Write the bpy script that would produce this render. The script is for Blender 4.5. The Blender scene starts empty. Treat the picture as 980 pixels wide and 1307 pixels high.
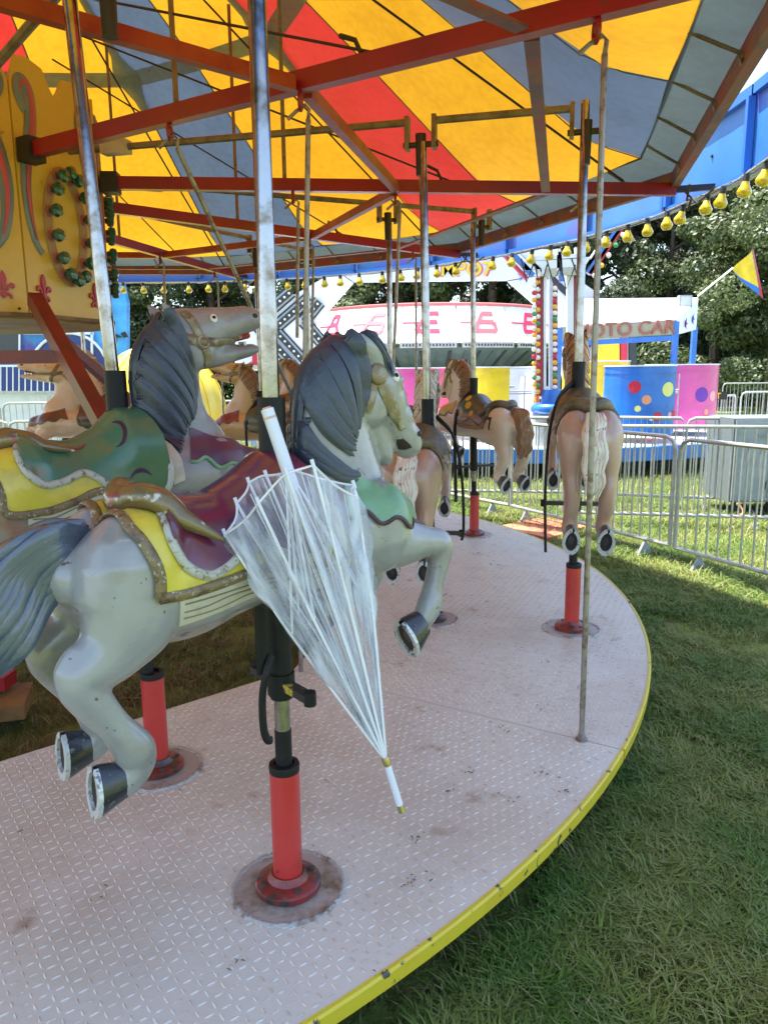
import bpy, bmesh, math, random
import numpy as np
from mathutils import Vector, Matrix
from mathutils.bvhtree import BVHTree
from mathutils.geometry import delaunay_2d_cdt
R=math.radians
scn=bpy.context.scene
C=scn.collection
# ---------------- camera ----------------
EYE=1.7
cd=bpy.data.cameras.new('camera'); cam=bpy.data.objects.new('camera',cd); C.objects.link(cam); scn.camera=cam
cd.sensor_fit='VERTICAL'; cd.sensor_height=36; cd.lens=36*960/1307; cd.clip_end=3000; cd.clip_start=.05
PITCH,ROLL=R(10.6),R(-.5)
cF=Vector((0,math.cos(PITCH),-math.sin(PITCH))); cR0=Vector((1,0,0)); cU0=cR0.cross(cF)
cR=cR0*math.cos(ROLL)+cU0*math.sin(ROLL); cU=-cR0*math.sin(ROLL)+cU0*math.cos(ROLL)
cam.matrix_world=Matrix(((cR.x,cU.x,-cF.x,0),(cR.y,cU.y,-cF.y,0),(cR.z,cU.z,-cF.z,EYE),(0,0,0,1)))
scn.render.resolution_x=767; scn.render.resolution_y=1024
def atY(u,v,Y):
    d=cF+cR*((u-490)/960)-cU*((v-653.5)/960); return Vector((0,0,EYE))+d*(Y/d.y)
def atZ(u,v,z):
    d=cF+cR*((u-490)/960)-cU*((v-653.5)/960); return Vector((0,0,EYE))+d*((z-EYE)/d.z)
# ---------------- world, sun, exposure ----------------
SUN=Vector((-.99,.50,3.37)).normalized()
w=bpy.data.worlds.new('World'); scn.world=w; w.use_nodes=True
nt=w.node_tree; bg=nt.nodes['Background']; sky=nt.nodes.new('ShaderNodeTexSky'); sky.sky_type='NISHITA'; sky.sun_disc=False
sky.sun_elevation=math.asin(SUN.z); sky.sun_rotation=math.atan2(SUN.x,SUN.y)
sky.air_density=1.0; sky.dust_density=1.6; sky.ozone_density=1.2
nt.links.new(sky.outputs[0],bg.inputs[0]); bg.inputs[1].default_value=.15
sl=bpy.data.lights.new('sun','SUN'); so=bpy.data.objects.new('sun',sl); C.objects.link(so)
sl.energy=4.5; sl.angle=R(.5); sl.color=(1,.96,.88); so.rotation_euler=(-SUN).to_track_quat('-Z','Y').to_euler()
scn.view_settings.view_transform='Standard'; scn.view_settings.look='None'; scn.view_settings.gamma=1
scn.view_settings.exposure=1.9
# ---------------- materials ----------------
MAT={}
def mat(name,col,rough=.5,metal=0,noise=None,ns=8,nlo=.45,nhi=.6,nstr=1,bump=0,bs=40,coat=0,trans=0,spec=None,noise2=None,ns2=3,n2lo=.5,n2hi=.7,coord='Object',ndet=5,emit=0,n3=None):
    if name in MAT: return MAT[name]
    m=bpy.data.materials.new(name); m.use_nodes=True; t=m.node_tree; b=t.nodes['Principled BSDF']; N=t.nodes; K=t.links.new
    c4=lambda c:(c[0],c[1],c[2],1)
    b.inputs['Roughness'].default_value=rough; b.inputs['Metallic'].default_value=metal
    if spec is not None: b.inputs['Specular IOR Level'].default_value=spec
    if coat: b.inputs['Coat Weight'].default_value=coat; b.inputs['Coat Roughness'].default_value=.15
    if trans: b.inputs['Transmission Weight'].default_value=trans
    tc=N.new('ShaderNodeTexCoord'); src=None
    def nz(sc,det=ndet,dist=0):
        n=N.new('ShaderNodeTexNoise'); n.inputs['Scale'].default_value=sc; n.inputs['Detail'].default_value=det; n.inputs['Roughness'].default_value=.62
        K(tc.outputs[coord],n.inputs['Vector']); return n
    col_out=None
    def layer(prev,c2,sc,lo,hi,st):
        n=nz(sc); r=N.new('ShaderNodeMapRange'); r.inputs['From Min'].default_value=lo; r.inputs['From Max'].default_value=hi; r.inputs['To Max'].default_value=st
        K(n.outputs['Fac'],r.inputs['Value']); mx=N.new('ShaderNodeMix'); mx.data_type='RGBA'
        if prev is None: mx.inputs[6].default_value=c4(col)
        else: K(prev,mx.inputs[6])
        mx.inputs[7].default_value=c4(c2); K(r.outputs[0],mx.inputs[0]); return mx.outputs[2]
    if noise: col_out=layer(None,noise,ns,nlo,nhi,nstr)
    if noise2: col_out=layer(col_out,noise2,ns2,n2lo,n2hi,1)
    if n3: col_out=layer(col_out,n3[0],n3[1],n3[2],n3[3],1)
    if col_out: K(col_out,b.inputs['Base Color'])
    else: b.inputs['Base Color'].default_value=c4(col)
    if bump:
        n=nz(bs,4); bp=N.new('ShaderNodeBump'); bp.inputs['Strength'].default_value=bump; bp.inputs['Distance'].default_value=.01
        K(n.outputs['Fac'],bp.inputs['Height']); K(bp.outputs[0],b.inputs['Normal'])
    if emit: b.inputs['Emission Color'].default_value=c4(col); b.inputs['Emission Strength'].default_value=emit
    MAT[name]=m; return m
# ---------------- mesh helpers ----------------
class MB:
    def __init__(s): s.v=[]; s.f=[]; s.m=[]; s.mats=[]; s.cur=0
    def mat(s,m):
        if m not in s.mats: s.mats.append(m)
        s.cur=s.mats.index(m); return s
    def add(s,vs,fs):
        o=len(s.v); s.v.extend([tuple(v) for v in vs]); s.f.extend([tuple(i+o for i in f) for f in fs]); s.m.extend([s.cur]*len(fs)); return s
    def box(s,c,d,rot=None):
        c=Vector(c); pts=[Vector((x*d[0]/2,y*d[1]/2,z*d[2]/2)) for x in(-1,1) for y in(-1,1) for z in(-1,1)]
        if rot is not None: pts=[rot@p for p in pts]
        return s.add([p+c for p in pts],[(0,1,3,2),(4,6,7,5),(0,4,5,1),(2,3,7,6),(0,2,6,4),(1,5,7,3)])
    def beam(s,a,b,w,h,up=(0,0,1)):
        a=Vector(a);b=Vector(b);d=(b-a).normalized();u=Vector(up);sd=d.cross(u).normalized();u=sd.cross(d)
        P=[]
        for p in(a,b):
            for i,j in((-1,-1),(1,-1),(1,1),(-1,1)): P.append(p+sd*i*w/2+u*j*h/2)
        return s.add(P,[(3,2,1,0),(4,5,6,7),(0,1,5,4),(1,2,6,5),(2,3,7,6),(3,0,4,7)])
    def tube(s,path,r,n=8,cap=True,flat=1,up=None):
        path=[Vector(p) for p in path]; rs=r if hasattr(r,'__len__') else [r]*len(path)
        k=len(path); vs=[]; ref=None
        for i,p in enumerate(path):
            d=(path[min(i+1,k-1)]-path[max(i-1,0)]).normalized()
            if ref is None:
                ref=Vector(up) if up is not None else (Vector((0,0,1)) if abs(d.z)<.9 else Vector((1,0,0)))
            a=ref-d*ref.dot(d)
            if a.length<1e-5: a=d.orthogonal()
            a.normalize(); b=d.cross(a); ref=a if up is None else Vector(up)
            for q in range(n):
                t=2*math.pi*q/n; vs.append(p+a*math.cos(t)*rs[i]*flat+b*math.sin(t)*rs[i])
        fs=[(i*n+q,i*n+(q+1)%n,(i+1)*n+(q+1)%n,(i+1)*n+q) for i in range(k-1) for q in range(n)]
        if cap: fs+=[tuple(range(n))[::-1],tuple((k-1)*n+q for q in range(n))]
        return s.add(vs,fs)
    def lathe(s,prof,c=(0,0,0),n=24,ax=None):
        # prof list (r,z)
        c=Vector(c); M=Matrix.Identity(3) if ax is None else Vector(ax).to_track_quat('Z','Y').to_matrix()
        vs=[]; 
        for r,z in prof:
            for q in range(n):
                t=2*math.pi*q/n; vs.append(c+M@Vector((r*math.cos(t),r*math.sin(t),z)))
        k=len(prof); fs=[(i*n+q,i*n+(q+1)%n,(i+1)*n+(q+1)%n,(i+1)*n+q) for i in range(k-1) for q in range(n)]
        if prof[0][0]>1e-4: fs.append(tuple(range(n))[::-1])
        if prof[-1][0]>1e-4: fs.append(tuple((k-1)*n+q for q in range(n)))
        return s.add(vs,fs)
    def prism(s,poly,o,ux,uy,th):
        # extruded polygon in plane o+ux*x+uy*y, thickness th along normal ux x uy
        ux=Vector(ux);uy=Vector(uy);o=Vector(o);nn=ux.cross(uy).normalized(); k=len(poly)
        r=delaunay_2d_cdt([Vector(p) for p in poly],[(i,(i+1)%k) for i in range(k)],[list(range(k))],1,1e-6)
        P=r[0]; F=r[2]
        top=[o+ux*p.x+uy*p.y+nn*th for p in P]; bot=[o+ux*p.x+uy*p.y for p in P]; n=len(P)
        fs=[tuple(f) for f in F]+[tuple(i+n for i in reversed(f)) for f in F]
        vs=top+bot; b=len(vs)
        vs2=[o+ux*p[0]+uy*p[1]+nn*th for p in poly]+[o+ux*p[0]+uy*p[1] for p in poly]
        s.add(vs,fs)
        return s.add(vs2,[(i,i+k,(i+1)%k+k,(i+1)%k) for i in range(k)])
    def build(s,name,m=None,parent=None,smooth=False,angle=40,loc=None):
        me=bpy.data.meshes.new(name); me.from_pydata([tuple(v) for v in s.v],[],s.f); me.update()
        ms=s.mats if m is None else [m]
        for x in ms: me.materials.append(x)
        if m is None: me.polygons.foreach_set('material_index',s.m)
        bm=bmesh.new(); bm.from_mesh(me); bmesh.ops.recalc_face_normals(bm,faces=bm.faces); bm.to_mesh(me); bm.free()
        if smooth:
            me.polygons.foreach_set('use_smooth',[True]*len(me.polygons))
            if angle: me.set_sharp_from_angle(angle=R(angle))
        o=bpy.data.objects.new(name,me); C.objects.link(o)
        if loc is not None: o.location=loc
        if parent is not None: o.parent=parent
        return o
def tag(o,label=None,cat=None,group=None,kind=None):
    if label: o['label']=label
    if cat: o['category']=cat
    if group: o['group']=group
    if kind: o['kind']=kind
    return o
def empty(name,loc,rz=0):
    o=bpy.data.objects.new(name,None); C.objects.link(o); o.location=loc; o.rotation_euler=(0,0,rz); o.empty_display_size=.1; return o
def copy_obj(o,parent,loc=None,name=None):
    c=o.copy(); C.objects.link(c); c.parent=parent
    if loc is not None: c.location=loc
    return c
def copy_tree(o,parent=None):
    c=o.copy(); C.objects.link(c); c.parent=parent
    for ch in list(o.children): copy_tree(ch,c)
    return c
def cr(pts,n=6,closed=False):
    """catmull-rom through tuples of any length"""
    P=[np.array(p,float) for p in pts]; k=len(P); out=[]
    rng=range(k) if closed else range(k-1)
    for i in rng:
        if closed: a,b,c,d=P[(i-1)%k],P[i],P[(i+1)%k],P[(i+2)%k]
        else: a,b,c,d=P[max(i-1,0)],P[i],P[i+1],P[min(i+2,k-1)]
        for j in range(n):
            t=j/n; out.append(.5*((2*b)+(-a+c)*t+(2*a-5*b+4*c-d)*t*t+(-a+3*b-3*c+d)*t**3))
    if not closed: out.append(P[-1])
    return out
# ---------------- horses: x forward, y left, z up, origin at pole on the deck ----------------
def loft(mb,path,n=20,k=5,yaxis=(0,1,0),sq=1.0):
    """path rows: x,y,z,r_side(lateral),r_plane ; sections perpendicular to the path"""
    P=cr(path,k); L=len(P); vs=[]; ya=Vector(yaxis)
    first=Vector(P[0][:3]); d0=(Vector(P[1][:3])-first).normalized()
    rows=[]
    for i,p in enumerate(P):
        c=Vector(p[:3]); d=(Vector(P[min(i+1,L-1)][:3])-Vector(P[max(i-1,0)][:3])).normalized()
        y=(ya-d*ya.dot(d)).normalized(); z=d.cross(y)
        rows.append((c,d,y,z,p[3],p[4]))
    def ring(c,y,z,a,b):
        out=[]
        for q in range(n):
            t=2*math.pi*q/n; ct,st=math.cos(t),math.sin(t)
            ct=math.copysign(abs(ct)**sq,ct); st=math.copysign(abs(st)**sq,st)
            out.append(c+y*ct*a+z*st*b)
        return out
    c,d,y,z,a,b=rows[0]; e=min(a,b)
    for f in (.98,.8,.45): vs+=ring(c-d*e*f,y,z,a*math.sqrt(1-f*f),b*math.sqrt(1-f*f))
    for c,d,y,z,a,b in rows: vs+=ring(c,y,z,a,b)
    e=min(a,b)
    for f in (.45,.8,.98): vs+=ring(c+d*e*f,y,z,a*math.sqrt(1-f*f),b*math.sqrt(1-f*f))
    m=len(vs)//n
    fs=[(i*n+q,i*n+(q+1)%n,(i+1)*n+(q+1)%n,(i+1)*n+q) for i in range(m-1) for q in range(n)]+[tuple(range(n))[::-1],tuple((m-1)*n+q for q in range(n))]
    mb.add(vs,fs)
def ellips(mb,c,r,rot=None,n=14):
    vs=[];c=Vector(c)
    for i in range(1,n//2):
        ph=math.pi*i/(n//2)
        for q in range(n):
            t=2*math.pi*q/n; p=Vector((r[0]*math.sin(ph)*math.cos(t),r[1]*math.sin(ph)*math.sin(t),r[2]*math.cos(ph)))
            if rot: p=rot@p
            vs.append(p+c)
    top=Vector((0,0,r[2]));bt=-top
    if rot: top=rot@top;bt=rot@bt
    vs.append(top+c);vs.append(bt+c);m=n//2-1
    fs=[(i*n+q,i*n+(q+1)%n,(i+1)*n+(q+1)%n,(i+1)*n+q) for i in range(m-1) for q in range(n)]
    fs+=[(m*n,(q+1)%n,q) for q in range(n)]+[(m*n+1,(m-1)*n+q,(m-1)*n+(q+1)%n) for q in range(n)]
    mb.add(vs,fs)
def remesh(mb,voxel,smooth,name='body'):
    """union of the lofts as one continuous skin"""
    o=mb.build('tmp'); 
    rm=o.modifiers.new('r','REMESH'); rm.mode='VOXEL'; rm.voxel_size=voxel; rm.use_smooth_shade=True
    sm=o.modifiers.new('s','SMOOTH'); sm.factor=.5; sm.iterations=smooth
    dg=bpy.context.evaluated_depsgraph_get(); ev=o.evaluated_get(dg); me=bpy.data.meshes.new_from_object(ev); me.name=name
    old=o.data; bpy.data.objects.remove(o); bpy.data.meshes.remove(old)
    return me
def rows_side(path,side,yin=None):
    return [(x,y*side,z,a,b) for x,y,z,a,b in path]
TRUNK=[(-.50,0,.985,.085,.07),(-.44,0,.965,.145,.125),(-.36,0,.955,.165,.150),(-.27,0,.950,.160,.155),(-.16,0,.965,.148,.142),(-.04,0,.980,.150,.140),(.08,0,.985,.155,.145),(.20,0,.985,.152,.150),(.30,0,.985,.130,.135),(.37,0,.99,.08,.09)]
def hind_A(s):
    return [[(-.41,.06*s,.99,.11,.12),(-.425,.085*s,.90,.085,.115),(-.475,.095*s,.835,.055,.076),(-.537,.10*s,.795,.042,.050),(-.52,.10*s,.745,.036,.044),(-.475,.10*s,.67,.030,.036),(-.438,.10*s,.605,.038,.046),(-.437,.10*s,.568,.034,.040),(-.462,.10*s,.54,.033,.036)],]
def fore_near(s):
    return [[(.27,.06*s,.97,.08,.11),(.34,.085*s,.94,.06,.075),(.42,.10*s,.93,.041,.047),(.475,.105*s,.915,.038,.043),(.475,.105*s,.87,.033,.032),(.452,.105*s,.80,.029,.029),(.437,.105*s,.745,.036,.037),(.415,.105*s,.71,.032,.032)]]
def fore_far(s):
    return [[(.26,.07*s,.95,.08,.10),(.33,.09*s,.88,.055,.065),(.38,.095*s,.82,.044,.048),(.36,.095*s,.775,.040,.04),(.29,.095*s,.755,.036,.034),(.22,.095*s,.75,.040,.038),(.19,.095*s,.745,.034,.034)]]
def hind_T(s):
    return [[(-.41,.065*s,.99,.10,.12),(-.43,.085*s,.90,.076,.10),(-.45,.09*s,.82,.054,.072),(-.475,.088*s,.75,.044,.054),(-.46,.088*s,.69,.042,.046),(-.43,.088*s,.63,.038,.042),(-.42,.088*s,.575,.044,.048),(-.445,.088*s,.545,.038,.044)]]
NECK_A=[(.20,0,1.00,.115,.155),(.205,0,1.08,.095,.145),(.195,0,1.17,.078,.125),(.185,0,1.27,.068,.108),(.20,0,1.36,.062,.100),(.235,0,1.42,.055,.075)]
HEAD_A=[(.235,0,1.42,.057,.078),(.295,0,1.375,.070,.095),(.345,0,1.325,.066,.085),(.388,0,1.268,.052,.066),(.425,0,1.222,.047,.055),(.45,0,1.196,.043,.045)]
JAW_A=[(.29,0,1.31,.050,.055),(.325,0,1.245,.038,.042),(.345,0,1.205,.034,.034),(.355,0,1.178,.034,.033),(.362,0,1.160,.030,.022)]
NECK_B=[(.20,0,1.02,.115,.155),(.19,0,1.12,.095,.15),(.145,0,1.22,.078,.125),(.125,0,1.33,.070,.115),(.13,0,1.43,.064,.110),(.16,0,1.50,.056,.095)]
HEAD_B=[(.155,0,1.51,.060,.10),(.225,0,1.525,.070,.095),(.30,0,1.553,.064,.072),(.37,0,1.572,.050,.056),(.43,0,1.585,.044,.050),(.46,0,1.588,.038,.042)]
JAW_B=[(.215,0,1.465,.052,.06),(.30,0,1.458,.042,.042),(.38,0,1.468,.036,.030),(.44,0,1.478,.034,.024),(.462,0,1.482,.03,.02)]
def horse_body(kind,voxel):
    mb=MB()
    dz=.07 if kind=='B' else 0
    loft(mb,[(x,y,z+dz,a,b) for x,y,z,a,b in TRUNK],28)
    for s in(-1,1):
        H=(hind_A if kind in'AB' else hind_T)(s)
        for h in H: loft(mb,[(x,y,z+dz,a,b) for x,y,z,a,b in h],18)
        ellips(mb,(-.40,.075*s,.99+dz),(.12,.10,.13)); ellips(mb,(.27,.075*s,.99+dz),(.10,.085,.13))
    if kind in'AB':
        for y in(-.1,.1): loft(mb,[(-.545,y,.85+dz,.018,.02),(-.567,y,.815+dz,.02,.022),(-.563,y,.785+dz,.02,.02)],10)
    for h in fore_near(-1): loft(mb,[(x+(.03 if kind=='B' else 0),y,z+dz+(.06 if kind=='B' else 0)*(i>0),a,b) for i,(x,y,z,a,b) in enumerate(h)],16)
    for h in (fore_far(1) if kind!='T' else fore_near(1)): loft(mb,[(x,y,z+dz,a,b) for x,y,z,a,b in h],16)
    up=kind in('B','J')
    N,Hd,J=(NECK_B,HEAD_B,JAW_B) if up else (NECK_A,HEAD_A,JAW_A)
    loft(mb,N,24); loft(mb,Hd,20); loft(mb,J,14)
    hx=Hd
    for s in(-1,1):
        if up:
            ellips(mb,(.215,.045*s,1.475),(.068,.03,.066)); ellips(mb,(.285,.048*s,1.578),(.032,.02,.018)); ellips(mb,(.435,.028*s,1.60),(.022,.016,.018))
            loft(mb,[(.14,.04*s,1.57,.014,.028),(.115,.05*s,1.60,.012,.022),(.10,.055*s,1.625,.006,.009)],10)
        else:
            ellips(mb,(.285,.042*s,1.32),(.06,.03,.066)); ellips(mb,(.41,.03*s,1.275),(.03,.022,.03)); ellips(mb,(.365,.048*s,1.375),(.025,.02,.022)); ellips(mb,(.455,.028*s,1.225),(.018,.016,.02))
            loft(mb,[(.225,.040*s,1.475,.020,.024),(.255,.056*s,1.470,.016,.028),(.29,.060*s,1.445,.012,.022),(.315,.058*s,1.42,.006,.010)],10)
    me=remesh(mb,voxel,3)
    return me
class Drape:
    def __init__(s,me,zc,col=(.20,0)):
        bm=bmesh.new(); bm.from_mesh(me); s.bv=BVHTree.FromBMesh(bm); bm.free(); s.zc=zc; s.cx=col[0]
    def th(s,x,t,off):     # x along the back, t degrees from the spine (+ = right side)
        a=R(t); d=Vector((0,-math.sin(a),math.cos(a))); o=Vector((x,0,s.zc)); h=s.bv.ray_cast(o,d)
        p,n=(h[0],h[1]) if h[0] is not None and (h[0]-o).length<.3 else (o+d*.15,d)
        if n.dot(d)<0: n=-n
        n=(n+d*1.5).normalized()
        return p+n*off,n
    def side(s,x,z,sd,off):   # sd=-1 right, +1 left
        o=Vector((x,sd*.6,z)); h=s.bv.ray_cast(o,Vector((0,-sd,0)))
        if h[0] is None:
            q=s.bv.find_nearest(Vector((x,sd*.03,z))); p,n=q[0],q[1]
            n=(p-Vector((x,0,z))); n=n.normalized() if n.length>1e-4 else Vector((0,sd,0)); return p+n*off,n
        return h[0]+h[1]*off,h[1]
    def col(s,f,z,off):
        a=R(f); d=Vector((math.cos(a),math.sin(a),0)); h=s.bv.ray_cast(Vector((s.cx,0,z)),d)
        p=h[0] if h[0] is not None and (h[0]-Vector((s.cx,0,z))).length<.35 else Vector((s.cx,0,z))+d*.15
        return p+d*off,d
def patch(mb,fn,poly,sx,sy,off,thick=.012,step=.016):
    """polygon in surface coordinates, laid on the body with real thickness; fn(a,b,off)->point,normal; sx, sy metres per unit"""
    P=[(a*sx,b*sy) for a,b in poly]; dense=[]
    for i,p in enumerate(P):
        q=P[(i+1)%len(P)]; L=math.hypot(q[0]-p[0],q[1]-p[1]); n=max(1,int(L/step))
        for j in range(n): dense.append((p[0]+(q[0]-p[0])*j/n,p[1]+(q[1]-p[1])*j/n))
    P=dense; k=len(P)
    x0,x1=min(p[0] for p in P),max(p[0] for p in P); y0,y1=min(p[1] for p in P),max(p[1] for p in P)
    def inside(x,y):
        c=False;j=k-1
        for i in range(k):
            if (P[i][1]>y)!=(P[j][1]>y) and x<(P[j][0]-P[i][0])*(y-P[i][1])/(P[j][1]-P[i][1])+P[i][0]: c=not c
            j=i
        return c
    inner=[]; nx=int((x1-x0)/step); ny=int((y1-y0)/step)
    for i in range(1,nx+1):
        for j in range(1,ny+1):
            x=x0+i*step; y=y0+j*step
            if inside(x,y) and min((x-p[0])**2+(y-p[1])**2 for p in P)>(step*.5)**2: inner.append((x,y))
    V=[Vector(p) for p in P+inner]
    r=delaunay_2d_cdt(V,[(i,(i+1)%k) for i in range(k)],[list(range(k))],1,1e-7)
    of=off if callable(off) else (lambda a,b:off)
    pts=[]; 
    for p in r[0]:
        a,b=p.x/sx,p.y/sy; pts.append(fn(a,b,of(a,b))[0])
    mb.add(pts,[tuple(f) for f in r[2]])
    top=[];bot=[]
    for p in P:
        a,b=p[0]/sx,p[1]/sy; o=of(a,b); top.append(fn(a,b,o)[0]); bot.append(fn(a,b,o-thick)[0])
    mb.add(top+bot,[(i,(i+1)%k,(i+1)%k+k,i+k) for i in range(k)])
def line(mb,fn,pts,off,r,flat=.5,n=8,k=5,taper=False):
    """raised band along a curve on the body"""
    C_=cr(pts,k); L=len(C_)
    pth=[];nr=[]
    for p in C_:
        q,nn=fn(p[0],p[1],off); pth.append(q); nr.append(nn)
    vs=[]
    for i,p in enumerate(pth):
        d=(pth[min(i+1,L-1)]-pth[max(i-1,0)]); d=d.normalized() if d.length>1e-6 else Vector((1,0,0))
        a=nr[i]-d*nr[i].dot(d); a=a.normalized() if a.length>1e-4 else d.orthogonal().normalized(); b=d.cross(a)
        rr=r*(1 if not taper else max(.12,math.sin(math.pi*min(1,(i+.3)/L))**.6))
        if hasattr(taper,'__call__'): rr=r*taper(i/(L-1))
        for q in range(n):
            t=2*math.pi*q/n; vs.append(p+a*math.cos(t)*rr*flat+b*math.sin(t)*rr)
    fs=[(i*n+q,i*n+(q+1)%n,(i+1)*n+(q+1)%n,(i+1)*n+q) for i in range(L-1) for q in range(n)]+[tuple(range(n))[::-1],tuple((L-1)*n+q for q in range(n))]
    mb.add(vs,fs)
def strands(mb,fn,curves,count,r,off,rng,flat=.8,taper=None,lock=5.5):
    K=len(curves); ds=cr([sum([list(p) for p in c],[]) for c in curves],12)
    dim=len(curves[0][0]); m=len(curves[0])
    tp=taper or (lambda t:max(.1,min(1,3.5*t+.35)*(1-t)**.45))
    for i in range(count):
        u=i/(count-1)*(len(ds)-1); a=int(u); b=min(a+1,len(ds)-1); row=ds[a]*(1-(u-a))+ds[b]*(u-a)
        pts=[tuple(row[j*dim:(j+1)*dim]) for j in range(m)]
        e=rng.uniform(-.5,.5)*.02; pts[-1]=tuple(v+(e if q==dim-1 else e*.5) for q,v in enumerate(pts[-1]))
        ph=rng.uniform(0,6); 
        lk=abs(math.sin(i*math.pi/lock+.4)) if lock else 1
        line(mb,fn,pts,off*(.35+1.5*lk)*rng.uniform(.8,1.2),r*(.75+.4*lk)*rng.uniform(.85,1.15),flat,6,5,tp)
def arr(pts): return [tuple(p) for p in pts]
def mirror_th(half): return half+[(x,-t) for x,t in reversed(half) if abs(t)>1e-6]
def make_hoof(parent,cor,sole,rs,rl,toe,mats,y):
    """coronet centre, sole centre (x,z), half width, half length, toe direction (x,z)"""
    c=Vector((cor[0],y,cor[1])); s=Vector((sole[0],y,sole[1])); ax=(s-c).normalized(); t=Vector((toe[0],0,toe[1])); t=(t-ax*t.dot(ax)).normalized(); l=Vector((0,1,0))
    n=20
    def ring(cc,a,b,sh=0):
        out=[]
        for q in range(n):
            w=2*math.pi*q/n; ct,st=math.cos(w),math.sin(w)
            k=1 if ct>0 else .86
            out.append(cc+t*(ct*b+sh)+l*(st*a*(1-.12*(ct<0)*abs(ct))))
        return out
    m=MB(); R_=[ring(c,rs*.78,rl*.70),ring(c.lerp(s,.15),rs*.84,rl*.76),ring(c.lerp(s,.9),rs,rl,.006),ring(s,rs,rl,.007)]
    vs=sum(R_,[]); fs=[(i*n+q,i*n+(q+1)%n,(i+1)*n+(q+1)%n,(i+1)*n+q) for i in range(3) for q in range(n)]+[tuple(range(n))[::-1],tuple(3*n+q for q in range(n))]
    m.add(vs,fs); h=m.build('hoof',mats[0],parent,True,45)
    m=MB(); o=ring(s,rs*1.03,rl*1.03,.007); i_=ring(s,rs*.70,rl*.74,.004); o2=[p+ax*.010 for p in o]; i2=[p+ax*.010 for p in i_]
    vs=o+i_+o2+i2; fs=[]
    for q in range(n):
        if q in(n//2,): continue
        q1=(q+1)%n; fs+=[(q,q1,2*n+q1,2*n+q),(2*n+q,2*n+q1,3*n+q1,3*n+q),(3*n+q,3*n+q1,n+q1,n+q)]
    m.add(vs,fs); m.build('horseshoe',mats[1],h,False)
    m=MB(); vs=[p+ax*.0025 for p in ring(s,rs*.72,rl*.76,.004)]+[s-ax*.002]
    m.add(vs,[(q,(q+1)%n,n) for q in range(n)]); m.build('sole',mats[2],h)
BODY={}
def make_horse(kind,name,label,group,loc,rz,P,vox=.011):
    """kind A/B = the two big greys, T = jumper with hanging hind legs, J = jumper with raised head"""
    root=empty(name,loc,rz); tag(root,label,'carousel horse',group)
    key=kind
    if key not in BODY: BODY[key]=horse_body(kind,vox)
    me=BODY[key].copy(); 
    lift=P.get('lift',0); dx=P.get('dx',0)
    hold=root
    me.materials.clear(); me.materials.append(P['skin'])
    if lift or dx: T=Matrix.Translation((dx,0,lift))
    else: T=Matrix.Identity(4)
    me0=me
    D=Drape(me0,.97+(.07 if kind=='B' else 0))
    rng=random.Random(P.get('seed',3))
    made=[]
    def put(mb,nm,m,par=None,smooth=True,angle=50):
        o=mb.build(nm,m,par or root,smooth,angle); made.append(o); return o
    body=bpy.data.objects.new('body',me); C.objects.link(body); body.parent=root; made.append(body)
    me.polygons.foreach_set('use_smooth',[True]*len(me.polygons))
    dz=.07 if kind=='B' else 0; bx=-.03 if kind=='B' else 0
    th=lambda x,t,o: D.th(x,t,o)
    S=.0026
    # blanket
    half=[(-.435,0),(-.428,30),(-.425,46),(-.402,65),(-.388,81),(-.389,97),(-.324,98),(-.226,96),(-.142,93),(-.05,95),(.05,97),(.065,80),(.06,40),(.05,0)]
    if kind=='B': half=[(-.46,0),(-.465,30),(-.47,60),(-.46,80),(-.45,99),(-.34,100),(-.26,94),(-.20,87),(-.15,87),(-.08,92),(.03,97),(.05,80),(.05,40),(.04,0)]
    if P.get('blanket'):
        mb=MB(); patch(mb,th,mirror_th(half),1,S,.007,.014); bl=put(mb,'saddle_blanket',P['blanket'])
        mb=MB()
        for s in(1,-1):
            line(mb,th,[(x,t*s) for x,t in half[:6]],.008,.0125,.55); line(mb,th,[(x,t*s) for x,t in half[5:11]],.008,.0125,.55)
        put(mb,'blanket_trim',P['trim'],bl)
    # saddle
    sh=[(-.33,0),(-.345,30),(-.352,58),(-.325,78),(-.28,88),(-.235,86),(-.18,77),(-.13,75),(-.08,82),(-.02,90),(.035,86),(.05,68),(.045,45),(.03,20),(.02,0)]
    if kind=='B': sh=[(-.34,0),(-.375,20),(-.40,40),(-.395,60),(-.35,74),(-.285,72),(-.225,64),(-.185,72),(-.15,83),(-.08,92),(0,97),(.03,90),(.045,68),(.035,40),(.015,20),(0,0)]; 
    pk=P.get('pommel',.085)
    def rise(x,t):
        c=max(0,math.cos(R(min(90,abs(t)*1.3))))
        xs=x-bx
        r=np.interp(xs,[-.40,-.34,-.26,-.19,-.10,-.03,.02],[.055,.045,.022,.014,.045,pk,pk*.92]); return .014+(r-.006)*c**1.2 if r>.006 else .014
    mb=MB(); patch(mb,th,mirror_th(sh),1,S,rise,.02,.013); sad=put(mb,'saddle',P['saddle'])
    mb=MB()
    for s in(1,-1): line(mb,th,[(x,t*s) for x,t in (sh[1:13] if kind!='B' else sh[1:14])],.013,.011,.7)
    put(mb,'saddle_trim',P['trim2'],sad)
    for nm,poly,m in P.get('marks',[]):
        mb=MB(); patch(mb,th,poly,1,S,lambda a,b: rise(a,b)+.0022,.004,.008); put(mb,nm,m,sad)
    # cantle
    cp=[(-.235,66),(-.285,52),(-.335,36),(-.372,18),(-.385,0),(-.372,-18),(-.335,-36),(-.285,-52),(-.235,-66)]
    if kind=='B': cp=[(-.235,40),(-.30,32),(-.36,24),(-.40,12),(-.41,0),(-.40,-12),(-.36,-24),(-.30,-32),(-.235,-40)]
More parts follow.
